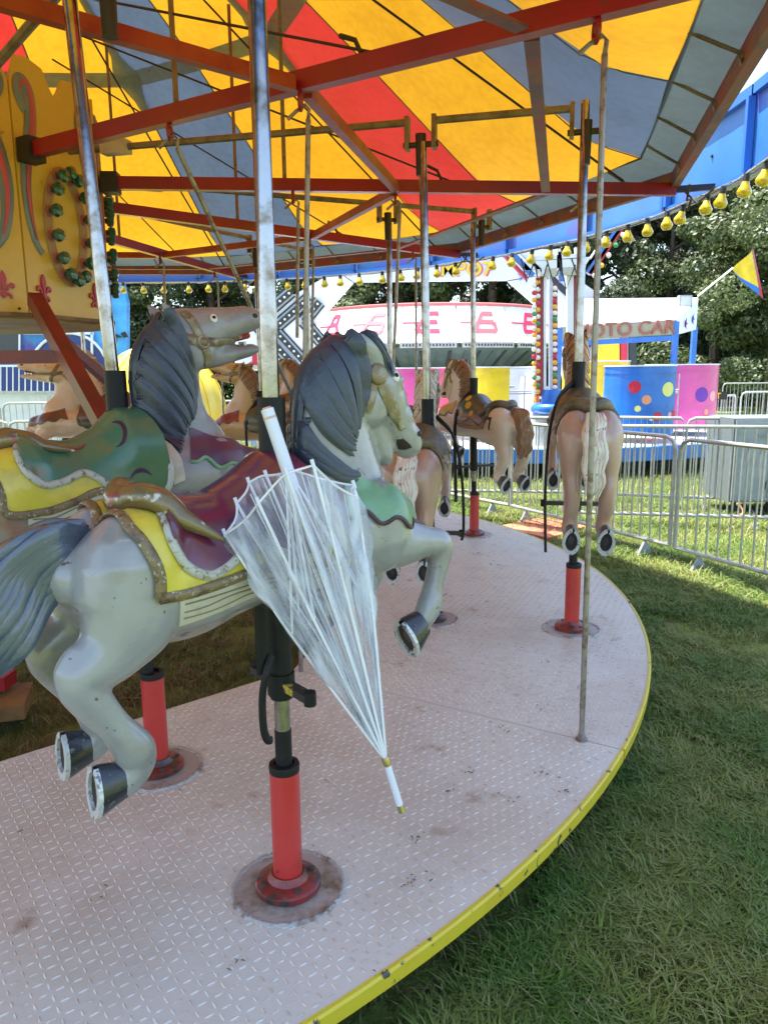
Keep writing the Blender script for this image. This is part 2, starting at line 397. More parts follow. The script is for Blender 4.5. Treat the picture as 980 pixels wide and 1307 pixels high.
    mb=MB(); line(mb,th,cp,.034,.036,.95,12,6,lambda t:.06+.94*math.sin(math.pi*t)**.85); put(mb,'cantle',P['cantle'],sad)
    # belly pad
    pad=[(-.345,99),(-.24,99),(-.1,97),(.06,98),(.12,99),(.12,119),(0,121),(-.15,120),(-.26,121),(-.34,124)]
    if kind=='B': pad=[(-.40,101),(-.33,101),(-.26,95),(-.2,88),(-.14,88),(-.08,93),(.0,98),(.12,100),(.12,119),(0,120),(-.15,121),(-.26,121),(-.33,122),(-.40,125)]
    if kind in'TJ': pad=[(-.33,80),(-.24,62),(-.12,60),(.0,66),(.03,80),(.0,100),(-.1,104),(-.25,102),(-.32,98)]
    for s in(1,-1):
        mb=MB(); patch(mb,th,[(x,t*s) for x,t in pad],1,S,.006 if kind in'AB' else .018,.014); pp=put(mb,'girth_pad',P['pad'])
        mb=MB()
        for k in range(3):
            f=(k+1)/4; x0,x1=pad[0][0]+.012,.11 if kind in'AB' else -.02; lo=.006 if kind in 'AB' else .018
            ta,tb=(pad[0][1],pad[-1][1]); 
            h=len(pad)//2; up_=sorted(pad[:h]); lo_=sorted(pad[h:]); pts=[]
            for j in range(9):
                x=x0+(x1-x0)*j/8; tu=float(np.interp(x,[p[0] for p in up_],[p[1] for p in up_])); tl=float(np.interp(x,[p[0] for p in lo_],[p[1] for p in lo_])); pts.append((x,((tu+(tl-tu)*f)+rng.uniform(-1.2,1.2))*s))
            line(mb,th,pts,lo+.0005,.0022,.8,4,4)
        put(mb,'carved_line',P['padline'],pp)
    # front scallop collar
    up=kind=='B'
    def low(f): f=abs(f); return (.965+.09*min(1,f/115)+dz)+.012*math.cos(f*R(1)*11)
    def top(f): f=abs(f); return 1.075+.075*min(1,f/115)+dz
    fr=[-118+ 236*i/60 for i in range(61)]
    poly=[(f,top(f)) for f in fr]+[(f,low(f)) for f in reversed(fr)]
    colf=lambda a,b,o: D.col(a,b,o)
    mb=MB(); patch(mb,colf,poly,.0026,1,.006,.012,.016); apr=put(mb,'breast_collar',P['collar'])
    mb=MB(); line(mb,colf,[(f,low(f)) for f in fr],.007,.006,.7,6,2); put(mb,'collar_edge',P['collar_edge'],apr)
    if kind in 'AB':
        # pale band ahead of the saddle
        m2=[(.055,25),(.075,40),(.09,60),(.09,84),(.05,88),(.05,60),(.045,40),(.035,20)] if kind=='B' else [(.055,30),(.09,50),(.10,90),(.06,92),(.055,60),(.05,30)]
        for s in(1,-1):
            mb=MB(); patch(mb,th,[(x,t*s) for x,t in m2],1,S,.010,.014); put(mb,'front_pad',P['pad'])
    # mane
    if kind in('B','J'):
        CV=[[(.12,1.61),(.15,1.55),(.17,1.48),(.185,1.40),(.175,1.33)],[(.07,1.59),(.11,1.52),(.155,1.44),(.19,1.36),(.185,1.29)],[(.025,1.54),(.06,1.46),(.12,1.38),(.165,1.31),(.175,1.25)],[(-.01,1.46),(.03,1.40),(.08,1.33),(.13,1.26),(.15,1.22)],[(-.02,1.37),(.005,1.32),(.05,1.26),(.09,1.21),(.13,1.18)],[(-.01,1.29),(.015,1.26),(.05,1.22),(.075,1.18),(.10,1.145)]]
    else:
        CV=[[(.21,1.505),(.235,1.46),(.25,1.40),(.247,1.35),(.238,1.305)],[(.165,1.49),(.17,1.44),(.185,1.38),(.20,1.31),(.207,1.245)],[(.11,1.45),(.115,1.39),(.135,1.33),(.17,1.27),(.205,1.235)],[(.085,1.38),(.095,1.32),(.115,1.26),(.155,1.215),(.19,1.185)],[(.078,1.29),(.09,1.24),(.12,1.195),(.165,1.155),(.205,1.14)],[(.075,1.22),(.085,1.19),(.11,1.165),(.15,1.135),(.19,1.12)]]
    mb=MB()
    for s in(-1,1):
        fn=lambda x,z,o,s=s: D.side(x,z,s,o)
        if kind=='A': strands(mb,fn,CV[:4],26,.0185,.006,rng,.55,lock=4.3); strands(mb,fn,CV[4:],9,.0175,.006,rng,.55,lock=3.1)
        elif kind=='B': strands(mb,fn,CV,38,.0165,.006,rng,.55,lock=4.7)
        else: strands(mb,fn,[[tuple(np.array(c[0])*.5+np.array(p)*.5) if i else c[0] for i,p in enumerate(c)] for c in CV],20,.012,.006,rng,lock=3.3)
    if kind not in('B','J'):
        for s in(-1,1):
            fn=lambda x,z,o,s=s: D.side(x,z,s,o)
            strands(mb,fn,[[(.255,1.495),(.30,1.475),(.335,1.43),(.345,1.39)],[(.24,1.50),(.275,1.475),(.305,1.44),(.325,1.40)]],6,.0085,.004,rng)
    # crest ridge
    if True:
        cq=[tuple(q) for q in cr([(.11,1.60),(.06,1.57),(.025,1.50),(.01,1.42),(.0,1.33),(.0,1.26)] if kind in('B','J') else [(.22,1.50),(.17,1.49),(.12,1.45),(.09,1.38),(.075,1.28),(.075,1.18)],5)]; line(mb,lambda x,z,o: ((lambda h:(h[0]+h[1]*o,h[1]))(D.bv.find_nearest(Vector((x,0,z))))),cq,.006,.026,.6,8,1,lambda t:.3+.7*math.sin(math.pi*t)**.5)
    cpth=[(.10,1.625),(.055,1.555),(.02,1.46),(0.0,1.36),(-.0,1.27)] if kind in('B','J') else [(.235,1.50),(.17,1.485),(.115,1.435),(.083,1.36),(.07,1.26),(.07,1.18)]
    put(mb,'mane',P['mane'])
    # tail
    mb=MB()
    if kind in'AB':
        for y,w in ((-.045,.8),(-.015,1.1),(.02,1.1),(.05,.8)):
            f=lambda x,z,o,y=y: (Vector((x+.006*math.sin(z*38+y*70),y*min(1,.35+abs(x+.47)*4)+.008*math.sin(x*30+z*22+y*50),z+dz+.011*math.sin(x*27+y*60))),Vector((0,math.copysign(1,y),0)))
            strands(mb,f,[[(-.462,1.075),(-.55,1.075),(-.645,1.035),(-.73,.955),(-.77,.86)],[(-.468,1.058),(-.55,1.045),(-.63,.995),(-.70,.91),(-.735,.815)],[(-.475,1.04),(-.545,1.01),(-.605,.95),(-.66,.87),(-.70,.80)],[(-.485,1.02),(-.53,.985),(-.575,.93),(-.615,.875),(-.67,.835)]],12,.027*w,.0,rng,.75,lambda t:max(.1,min(1,2.2*t+.5)*(1-t**3)**.7)*(1+.10*math.sin(t*9)),lock=3.1)
    else:
        for y in (-.038,-.022,-.006,.010,.026,.040):
            f=lambda x,z,o,y=y: (Vector((x+.008*math.sin(z*70+y*60),y*(1.15-abs(z-.92)*1.6)+.006*math.sin(z*45),z)),Vector((-1,0,0)))
            strands(mb,f,[[(-.47,1.10),(-.545,1.09),(-.60,.98),(-.605,.84),(-.575,.74)],[(-.475,1.06),(-.53,1.04),(-.57,.95),(-.575,.84),(-.555,.76)]],4,.0165,.0,rng,.9,lambda t:max(.25,min(1,3*t+.5)*(1-t**4)**.5)*(1+.12*math.sin(t*26)))
    put(mb,'tail',P['tail'])
    # bridle
    up=kind in('B','J')
    for s in(-1,1):
        fn=lambda x,z,o,s=s: D.side(x,z,s,o)
        mb=MB()
        if up:
            line(mb,fn,[(.10,1.53),(.16,1.515),(.223,1.501)],.004,.017,.35); line(mb,fn,[(.223,1.501),(.31,1.505),(.40,1.515)],.004,.015,.35)
            line(mb,fn,[(.223,1.501),(.20,1.56),(.18,1.597)],.004,.015,.35); line(mb,fn,[(.223,1.501),(.24,1.46),(.245,1.425)],.004,.015,.35); rc=(.223,1.501)
            ec=(.275,1.582); nc=(.452,1.598)
        else:
            line(mb,fn,[(.225,1.47),(.25,1.435),(.283,1.392)],.003,.014,.25); line(mb,fn,[(.283,1.385),(.315,1.335),(.35,1.29),(.385,1.245)],.004,.020,.22,8,5,lambda t:.50+.50*math.sin(math.pi*min(1,t*1.15)))
            line(mb,fn,[(.275,1.385),(.268,1.345),(.25,1.295)],.003,.010,.28); rc=(.283,1.392); ec=(.352,1.388); nc=(.462,1.226)
        br=put(mb,'bridle',P['bridle'])
        p,n=fn(rc[0],rc[1],.003); mb=MB(); mb.lathe([(.0,.016),(.008,.015),(.013,.010),(.017,.013),(.022,.012),(.026,.004),(.026,-.004)] if up else [(.0,.012),(.016,.013),(.022,.010),(.027,.008),(.029,.002),(.029,-.004)],p,18,n); put(mb,'rosette',P['bridle'],br)
        p,n=fn(ec[0],ec[1],0); mb=MB(); rt=n.to_track_quat('Z','Y').to_matrix()
        ellips(mb,p,(.013,.017,.006),rt,12); ey=put(mb,'eye',P['eyewhite']); mb=MB(); ellips(mb,p+n*.003,(.0075,.0075,.0055),rt,10); put(mb,'pupil',P['black'],ey)
        p,n=fn(nc[0],nc[1],0); mb=MB(); ellips(mb,p-n*.001,(.014,.009,.005),n.to_track_quat('Z','Y').to_matrix(),10); put(mb,'nostril',P['dark'])
    if not up:
        for sd in(-1,1):
            mb=MB(); patch(mb,(lambda x,z,o,sd=sd: D.side(x,z,sd,o)),[(.378,1.215),(.398,1.215),(.420,1.200),(.430,1.190),(.412,1.184),(.395,1.186),(.383,1.20)],1,1,.0015,.003,.006); put(mb,'mouth_gap_shade',P['dark'])  # flat dark patch painting the shade inside the open mouth
    mb=MB()
    if up: loft(mb,[(.33,0,1.512,.03,.016),(.39,0,1.522,.026,.014),(.435,0,1.53,.022,.012)],12)
    else: loft(mb,[(.375,0,1.235,.025,.012),(.40,0,1.20,.022,.010)],12)
    put(mb,'mouth',P['mouth'])
    if up:
        for zz in((.43,1.514),):
            mb=MB(); 
            for q in range(-3,4): mb.box((zz[0]-.004*abs(q),q*.0065,zz[1]-.012),(.008,.0055,.014))
            put(mb,'teeth',P['eyewhite'])
    # hooves
    hm=(P['hoof'],P['shoe'],P['sole'])
    if kind in'AB':
        for y in(-.10,.10): make_hoof(root,(-.462,.545+dz),(-.522,.548+dz),.037,.057,(-.1,-1),hm,y)
    else:
        for y in(-.088,.088): make_hoof(root,(-.445,.55),(-.503,.528),.045,.070,(-.2,-1),hm,y)
    fd=(.03,.06+dz) if kind=='B' else (0,0)
    for y in ((-.105,) if kind in'AB' else (-.105,.105)): make_hoof(root,(.405+fd[0],.695+fd[1]),(.350+fd[0],.672+fd[1]),.042,.062,(.25,-1),hm,y)
    if kind in 'AB': make_hoof(root,(.20,.745+dz),(.145,.735+dz),.04,.052,(-.1,1),hm,.095)
    for nm,poly,s,m in P.get('side_marks',[]):
        mb=MB(); patch(mb,(lambda x,z,o,s=s: D.side(x,z,s,o)),poly,1,1,.002,.004,.008); put(mb,nm,m,body)
    # everything so far rides up and down with the pole
    for o in root.children:
        o.location=(dx,P.get('dy',0),lift); o.scale=(P.get('sx',1),P.get('sy',1),1)
    # pole
    top=P.get('top',(0,0,2.55)); t=Vector(top)
    mb=MB(); zs=P.get('sleeve',1.15); a=Vector((0,0,.02)); f=lambda z: Vector((t.x*z/t.z,t.y*z/t.z,z))
    mb.tube([f(.38),f(.55+lift),f(.9)],.0205,14); put(mb,'lower_pole',P['oldchrome'])
    mb=MB(); mb.tube([f(1.0),f(1.8),t],.0215,16); put(mb,'pole',P['chrome'])
    mb=MB(); mb.tube([f(.36),f(.47)],.0225,14); mb.tube([f(.56+lift),f(.62+lift),f(.86+lift)],[.03,.03,.03],14); put(mb,'lower_sleeve',P['black'])
    sz=P.get('sleeve_z',1.16)+lift
    mb=MB(); mb.lathe([(.034,sz+.18),(.034,sz+.06),(.036,sz+.05),(.055,sz-.03),(.062,sz-.06),(.06,sz-.12)],f(0)+Vector((t.x*sz/t.z,t.y*sz/t.z,0)),20); put(mb,'pole_sleeve',P['black'])
    zf=.60+lift
    fw=.13 if kind in'AB' else .17; mb=MB(); mb.beam((0,-fw,zf),(0,fw,zf),.032,.020,(0,0,1)); fo=put(mb,'foot_rest',P['footrest'],None,False)
    mb=MB(); mb.lathe([(.036,-.03),(.036,.03)],(t.x*zf/t.z,t.y*zf/t.z,zf),12); put(mb,'clamp',P['black'],fo)
    for yy in(-fw,fw): mb=MB(); mb.tube([(0,yy,zf-.018),(0,yy,zf+.018)],.016,8); put(mb,'peg_end',P['black'],fo)
    for pts,rr in P.get('straps',[]):
        mb=MB(); pp=[tuple(q) for q in cr(pts,5)]; mb.tube([(x+dx,y,z+lift) for x,y,z in pp],rr,8,flat=.45,up=(0,1,0)); put(mb,'safety_strap',P['black'])
    return root
# ---------------- paints ----------------
m_grey=mat('grey_horse_paint',(.29,.285,.29),.28,0,noise=(.21,.20,.19),ns=5,nlo=.48,nhi=.68,noise2=(.36,.32,.29),ns2=7,n2lo=.62,n2hi=.74,bump=.22,bs=22,coat=.7,n3=((.10,.085,.07),30,.655,.675))
m_grey2=mat('dull_grey_horse_paint',(.27,.26,.255),.42,0,noise=(.17,.16,.155),ns=6,nlo=.42,nhi=.65,noise2=(.25,.12,.08),ns2=3.2,n2lo=.58,n2hi=.72,bump=.22,bs=22,coat=.35,n3=((.5,.47,.44),40,.69,.71))
m_mane=mat('blue_grey_mane_paint',(.034,.044,.066),.38,0,noise=(.055,.065,.09),ns=14,nlo=.55,nhi=.8,noise2=(.10,.03,.02),ns2=3,n2lo=.62,n2hi=.76,bump=.3,bs=60,coat=.2)
m_tailb=mat('blue_grey_tail_paint',(.06,.082,.12),.25,0,noise=(.12,.14,.17),ns=12,nlo=.5,nhi=.7,noise2=(.13,.08,.06),ns2=4,n2lo=.62,n2hi=.72,bump=.2,bs=50,coat=.7)
m_yel=mat('yellow_paint',(.62,.50,.05),.4,0,noise=(.42,.33,.06),ns=12,nlo=.5,nhi=.75,bump=.1,bs=30,coat=.4)
m_gold=mat('worn_gold_trim',(.19,.13,.055),.42,.0,noise=(.46,.42,.34),ns=85,nlo=.58,nhi=.64,noise2=(.09,.05,.03),ns2=24,n2lo=.52,n2hi=.62,bump=.5,bs=70,coat=.3)
m_silv=mat('worn_silver_trim',(.44,.43,.37),.4,.0,noise=(.18,.13,.06),ns=55,nlo=.54,nhi=.64,bump=.4,bs=60,coat=.3)
m_cant=mat('worn_gold_cantle',(.17,.12,.05),.3,.25,noise=(.50,.48,.43),ns=30,nlo=.60,nhi=.66,noise2=(.22,.05,.045),ns2=9,n2lo=.60,n2hi=.66,bump=.25,bs=40,coat=.6)
m_purp=mat('purple_paint',(.085,.02,.07),.25,0,noise=(.14,.018,.025),ns=3,nlo=.52,nhi=.66,noise2=(.26,.10,.04),ns2=14,n2lo=.70,n2hi=.74,bump=.1,bs=20,coat=.8)
m_plum=mat('plum_collar_paint',(.085,.035,.075),.4,0,noise=(.13,.04,.06),ns=8,bump=.1,bs=20,coat=.3)
m_grn=mat('green_saddle_paint',(.05,.155,.085),.36,0,noise=(.13,.17,.045),ns=2.2,nlo=.50,nhi=.66,noise2=(.16,.11,.03),ns2=5,n2lo=.64,n2hi=.78,bump=.1,bs=20,coat=.5)
m_lgrn=mat('pale_green_paint',(.17,.32,.17),.4,0,noise=(.13,.26,.13),ns=10,bump=.1,bs=20,coat=.3)
m_dplum=mat('dark_plum_mark',(.05,.012,.04),.4)
m_cream=mat('cream_pad_paint',(.50,.46,.36),.45,0,noise=(.36,.32,.24),ns=9,nlo=.5,nhi=.7,bump=.3,bs=25,coat=.2)
m_line=mat('carved_line_brown',(.20,.15,.09),.7)  # darker brown tone along the carved pad lines
m_brid=mat('bronze_bridle',(.20,.145,.07),.4,.15,noise=(.30,.26,.18),ns=30,nlo=.5,nhi=.62,noise2=(.09,.05,.03),ns2=14,n2lo=.55,n2hi=.65,bump=.4,bs=60,coat=.3)
m_white=mat('eye_white',(.70,.66,.58),.35,coat=.4)
m_black=mat('black_rubber',(.008,.008,.009),.55,0,noise=(.018,.018,.018),ns=20,nlo=.55,nhi=.7,bump=.15,bs=60,spec=.3)
m_dark=mat('dark_hollow_shade',(.02,.012,.012),.6)  # shade of the hollows put into the colour
m_mouth=mat('red_mouth',(.30,.03,.02),.5)
m_hoof=mat('black_hoof',(.02,.022,.028),.3,0,noise=(.16,.16,.16),ns=40,nlo=.60,nhi=.66,bump=.3,bs=50,coat=.4)
m_shoe=mat('silver_shoe_paint',(.58,.59,.60),.35,.35,noise=(.16,.15,.14),ns=45,nlo=.56,nhi=.62,bump=.5,bs=60)
m_sole=mat('brown_sole',(.035,.02,.014),.7)
m_sole2=mat('black_sole',(.012,.012,.014),.6)
m_chr=mat('chrome_pole',(.36,.36,.37),.17,1,noise=(.17,.13,.09),ns=18,nlo=.48,nhi=.70,bump=.03,bs=60)
m_ochr=mat('tarnished_pole',(.30,.29,.22),.32,.8,noise=(.12,.10,.06),ns=20,nlo=.45,nhi=.7)
m_red=mat('red_socket_paint',(.48,.028,.022),.38,0,noise=(.34,.018,.015),ns=12,nlo=.5,nhi=.75,noise2=(.04,.025,.02),ns2=26,n2lo=.66,n2hi=.72,coat=.3)
m_redg=mat('grimy_red_flange',(.22,.018,.014),.4,0,noise=(.035,.022,.018),ns=14,nlo=.44,nhi=.58,bump=.3,bs=50,coat=.3)
m_tan=mat('tan_horse_paint',(.60,.43,.30),.4,0,noise=(.70,.59,.48),ns=4,nlo=.45,nhi=.62,noise2=(.34,.13,.06),ns2=5,n2lo=.62,n2hi=.72,bump=.12,bs=18,coat=.4)
m_pale=mat('pale_tan_horse_paint',(.62,.52,.42),.4,0,noise=(.50,.33,.22),ns=4,nlo=.50,nhi=.70,noise2=(.30,.13,.07),ns2=30,n2lo=.68,n2hi=.72,bump=.12,bs=18,coat=.4)
m_pink=mat('pinkish_brown_horse_paint',(.40,.265,.215),.4,0,noise=(.42,.23,.15),ns=4,nlo=.5,nhi=.65,noise2=(.42,.36,.32),ns2=4,n2lo=.62,n2hi=.75,bump=.14,bs=16,coat=.45)
m_och=mat('ochre_horse_paint',(.52,.33,.15),.4,0,noise=(.42,.23,.09),ns=5,nlo=.5,nhi=.7,bump=.12,bs=18,coat=.4)
m_brn=mat('brown_mane_paint',(.24,.13,.065),.4,0,noise=(.29,.15,.08),ns=10,nlo=.5,nhi=.7,bump=.2,bs=30,coat=.3)
m_orn=mat('orange_brown_mane_paint',(.46,.23,.10),.4,0,noise=(.22,.10,.05),ns=8,nlo=.45,nhi=.6,bump=.2,bs=30,coat=.3)
m_wtail=mat('chipped_white_tail',(.66,.60,.53),.45,0,noise=(.20,.11,.08),ns=34,nlo=.60,nhi=.64,noise2=(.55,.32,.22),ns2=9,n2lo=.56,n2hi=.66,bump=.4,bs=40)
m_olive=mat('olive_brown_saddle',(.17,.13,.075),.45,0,noise=(.07,.055,.03),ns=9,bump=.2,bs=30)
m_dgrn=mat('dark_green_saddle',(.045,.075,.05),.4,0,noise=(.07,.06,.03),ns=6,bump=.1,bs=20,coat=.3)
m_rbrn=mat('red_brown_saddle',(.17,.06,.03),.4,0,noise=(.10,.045,.03),ns=5,bump=.1,bs=20,coat=.3)
m_redc=mat('dull_red_collar',(.22,.035,.035),.45,coat=.2)
m_yc=mat('ochre_yellow_collar',(.55,.36,.05),.45,coat=.2)
m_foot=mat('black_yellow_footrest',(.025,.022,.02),.5,0,noise=(.50,.36,.04),ns=9,nlo=.58,nhi=.61)
m_footb=mat('black_footrest',(.025,.022,.02),.5)
# ---------------- the ring of horses ----------------
CX,CY,DZ=-2.85,4.863,.30
def ring(r,a,z=DZ): return Vector((CX+r*math.cos(R(a)),CY+r*math.sin(R(a)),z))
def moon(cx,ct,rad,a0,a1,th=.3,sx=1):
    """crescent mark in saddle coordinates"""
    S=.0026; out=[];inn=[]
    for i in range(13):
        t=i/12; a=R(a0+(a1-a0)*t); w=math.sin(math.pi*t)*th*rad
        out.append((cx+math.cos(a)*rad,ct+math.sin(a)*rad/S)); inn.append((cx+math.cos(a)*(rad-w-.001),ct+math.sin(a)*(rad-w-.001)/S))
    return out+inn[::-1][1:-1]
def disc(cx,ct,rad): return [(cx+math.cos(R(a))*rad,ct+math.sin(R(a))*rad/.0026) for a in range(0,360,30)]
base=dict(eyewhite=m_white,black=m_black,dark=m_dark,mouth=m_mouth,hoof=m_hoof,shoe=m_shoe,sole=m_sole,chrome=m_chr,oldchrome=m_ochr,bridle=m_brid,cantle=m_cant,trim=m_gold,trim2=m_silv,pad=m_cream,padline=m_line,footrest=m_foot)
def HP(**k): d=dict(base); d.update(k); return d
G='carved wooden horses of the merry-go-round'
AA=-49.4
hA=make_horse('A','carousel_horse','nearest grey horse with plum saddle over a yellow blanket, umbrella hung on its side',G,ring(3.96,AA),R(AA+90),
  HP(skin=m_grey,mane=m_mane,tail=m_tailb,blanket=m_yel,saddle=m_purp,collar=m_lgrn,collar_edge=m_dplum,seed=5,top=(.0,0,2.60),
     straps=[([(-.065,-.03,.84),(-.07,-.03,.74),(-.068,-.03,.655)],.021),([(-.05,-.04,.70),(-.075,-.05,.66),(-.088,-.05,.60),(-.088,-.05,.52),(-.078,-.05,.485),(-.065,-.05,.48)],.011)]),.0075)
hB=make_horse('B','carousel_horse','grey horse with raised head and open mouth, green saddle marked with plum crescents',G,ring(3.12,AA),R(AA+90),
  HP(skin=m_grey2,mane=m_mane,tail=m_tailb,blanket=m_yel,saddle=m_grn,collar=m_plum,collar_edge=m_lgrn,seed=8,top=(-.10,0.03,2.60),pommel=.10,sleeve_z=1.23,
     marks=[('crescent_mark',moon(-.105,30,.034,-75,105),m_dplum),('crescent_mark',moon(-.055,80,.036,190,340),m_dplum),('crescent_mark',moon(-.215,22,.028,20,160),m_redc)]),.0095)
A2=AA+36
hC=make_horse('T','carousel_horse','pinkish brown horse seen from behind at the platform edge, chipped white tail',G,ring(3.98,A2),R(A2+95),
  HP(skin=m_pink,mane=m_orn,tail=m_wtail,saddle=m_olive,cantle=m_olive,collar=m_pink,collar_edge=m_olive,trim2=m_olive,pad=m_pink,padline=m_brn,footrest=m_footb,sole=m_sole2,lift=.10,seed=11,sx=1.15,sy=.88,top=(0,.03,2.68),
     straps=[([(0,.03,1.24),(-.12,.12,1.16),(-.15,.16,1.0),(-.13,.17,.8),(-.12,.17,.62),(-.12,.16,.36)],.017)]),.011)
hE=make_horse('T','carousel_horse','pinkish brown horse seen from behind, beside the nearest grey muzzle',G,ring(3.20,A2),R(A2+94),
  HP(skin=m_pink,mane=m_wtail,tail=m_wtail,saddle=m_olive,cantle=m_olive,collar=m_pink,collar_edge=m_olive,trim2=m_olive,pad=m_pink,padline=m_brn,footrest=m_footb,sole=m_sole2,lift=-.09,dy=.055,seed=12,sx=1.15,sy=.90,top=(0,0.05,2.55),
     straps=[([(0,-.03,1.24),(-.10,-.12,1.16),(-.10,-.165,1.0),(-.06,-.18,.8),(0,-.18,.62),(0,-.17,.56)],.018)]),.011)
A3=AA+72
seven=[(-.39+(x+.387)*1.25,.995+(z-1.012)*1.5) for x,z in [(-.366,1.045),(-.408,1.045),(-.408,1.031),(-.394,.98),(-.380,.98),(-.393,1.030),(-.366,1.030)]]
hD=make_horse('T','carousel_horse','pale horse numbered 7 with a brown tail and a dark green saddle spotted yellow',G,ring(3.93,A3),R(A3+90),
  HP(skin=m_pale,mane=m_brn,tail=m_brn,saddle=m_dgrn,cantle=m_olive,collar=m_yc,collar_edge=m_dgrn,trim2=m_olive,pad=m_brn,padline=m_olive,footrest=m_footb,sole=m_sole2,seed=13,sx=1.28,top=(0,.05,2.55),
     marks=[('spot',disc(-.07,-40,.024),m_yc),('spot',disc(-.02,-62,.022),m_yc),('spot',disc(-.13,-58,.02),m_yc),('spot',disc(-.03,-25,.02),m_yc)],
     side_marks=[('number',seven,1,m_sole2)],
     straps=[([(0,.03,1.24),(.03,.12,1.14),(.04,.17,.98),(.03,.18,.8),(.02,.18,.6),(.02,.17,.30)],.024)]),.011)
hF=make_horse('T','carousel_horse','ochre horse mostly hidden behind the nearest grey horse\'s head',G,ring(3.15,A3),R(A3+90),
  HP(skin=m_och,mane=m_brn,tail=m_brn,saddle=m_rbrn,cantle=m_olive,collar=m_redc,collar_edge=m_dgrn,trim2=m_olive,pad=m_brn,padline=m_olive,footrest=m_footb,sole=m_sole2,seed=14,sx=1.25,lift=-.02))
A4=AA+108
hG=make_horse('T','carousel_horse','ochre horse partly hidden by the pole and neck of the nearest grey horse',G,ring(3.96,A4),R(A4+90),
  HP(skin=m_och,mane=m_brn,tail=m_brn,saddle=m_dgrn,cantle=m_olive,collar=m_rbrn,collar_edge=m_dgrn,trim2=m_olive,pad=m_brn,padline=m_olive,footrest=m_footb,sole=m_sole2,seed=15,sx=1.25,lift=.04))
hH=make_horse('J','carousel_horse','ochre horse with green saddle and red scalloped collar before the yellow dome',G,ring(3.15,A4),R(A4+90),
  HP(skin=m_och,mane=m_brn,tail=m_brn,saddle=m_dgrn,cantle=m_olive,collar=m_redc,collar_edge=m_redc,trim2=m_olive,pad=m_dgrn,padline=m_olive,footrest=m_footb,sole=m_sole2,seed=16,sx=1.32,lift=-.12,dx=.02,
     straps=[([(0,.03,1.24),(.03,.12,1.14),(.04,.17,.98),(.03,.18,.8),(.02,.18,.6)],.017)]))
A5=AA+144
hI=make_horse('J','carousel_horse','tan horse with a red-brown saddle behind the red strut',G,ring(3.96,A5),R(A5+90),
  HP(skin=m_tan,mane=m_orn,tail=m_brn,saddle=m_rbrn,cantle=m_olive,collar=m_rbrn,collar_edge=m_dgrn,trim2=m_olive,pad=m_brn,padline=m_olive,footrest=m_footb,sole=m_sole2,seed=17,sx=1.3,lift=-.03))
hJ=make_horse('J','carousel_horse','leftmost tan horse with open mouth before the blue funhouse',G,ring(3.15,A5),R(A5+90),
  HP(skin=m_tan,mane=m_orn,tail=m_brn,saddle=m_rbrn,cantle=m_olive,collar=m_rbrn,collar_edge=m_rbrn,trim2=m_dgrn,pad=m_dgrn,padline=m_olive,footrest=m_footb,sole=m_sole2,seed=18,sx=1.38,lift=-.10))
# ---------------- carousel deck ----------------
m_plate=mat('tan_painted_tread_plate',(.62,.575,.485),.38,.05,noise=(.50,.425,.33),ns=1.3,nlo=.45,nhi=.66,noise2=(.26,.16,.10),ns2=6,n2lo=.63,n2hi=.80,bump=.08,bs=200)
m_tread=mat('worn_tread_paint',(.60,.56,.48),.44,.0,noise=(.50,.43,.345),ns=1.3,nlo=.45,nhi=.66,noise2=(.22,.13,.08),ns2=6,n2lo=.60,n2hi=.74,n3=((.42,.35,.29),22,.50,.60))
m_edge=mat('chipped_yellow_edge',(.60,.48,.03),.42,0,noise=(.58,.44,.03),ns=6,nlo=.45,nhi=.6,noise2=(.07,.06,.05),ns2=16,n2lo=.62,n2hi=.645,bump=.2,bs=40)
m_steel=mat('bare_weld_steel',(.46,.44,.41),.4,.4,noise=(.22,.16,.11),ns=22,nlo=.52,nhi=.66,bump=.8,bs=90)
m_plate2=mat('rusty_weld_plate',(.40,.35,.30),.5,.2,noise=(.20,.13,.08),ns=11,nlo=.50,nhi=.68,bump=.3,bs=40)
m_under=mat('dark_steel_underside',(.05,.045,.04),.7)
RP,RI=4.36,2.82; SEAM=-31.2
deck=empty('carousel_platform',(CX,CY,0)); tag(deck,'round merry-go-round deck of tan tread plate with chipped yellow rim','carousel platform')
def tread_mesh(a0,a1,rot):
    """raised lens-shaped treads of one plate, joined"""
    rg=random.Random(int(a0*10)); vs=[];fs=[];p=.0285; c,s_=math.cos(rot),math.sin(rot)
    N=int(3.2/p); mid=R((a0+a1)/2); ox,oy=3.6*math.cos(mid),3.6*math.sin(mid)
    for i in range(-N//2,N//2):
        for j in range(-N//2,N//2):
            x=i*p; y=j*p; X=ox+x*c-y*s_; Y=oy+x*s_+y*c; r=math.hypot(X,Y)
            if r>RP-.02: continue
            a=math.degrees(math.atan2(Y,X))
            d=(a-a0)%360
            if d>(a1-a0)-.35 or d<.35: continue
            if X*math.cos(mid)+Y*math.sin(mid)<RI*math.cos(R(18))+.02: continue
            o=rot+(R(45) if (i+j)%2 else R(-45)); L=.0125; W=.0031; h=.0028
            ux,uy=math.cos(o),math.sin(o); b=len(vs)
            for lx,ly,z in ((-L,0,0),(-L*.45,-W,0),(L*.45,-W,0),(L,0,0),(L*.45,W,0),(-L*.45,W,0),(-L*.5,0,h),(L*.5,0,h)):
                vs.append((X+ux*lx-uy*ly,Y+uy*lx+ux*ly,DZ+z))
            fs+=[(b,b+1,b+6),(b+1,b+2,b+7,b+6),(b+2,b+3,b+7),(b+3,b+4,b+7),(b+4,b+5,b+6,b+7),(b+5,b,b+6)]
    me=bpy.data.meshes.new('tread_pattern'); me.from_pydata(vs,[],fs); me.materials.append(m_tread); me.polygons.foreach_set('use_smooth',[False]*len(fs)); return me
POSTS=[]
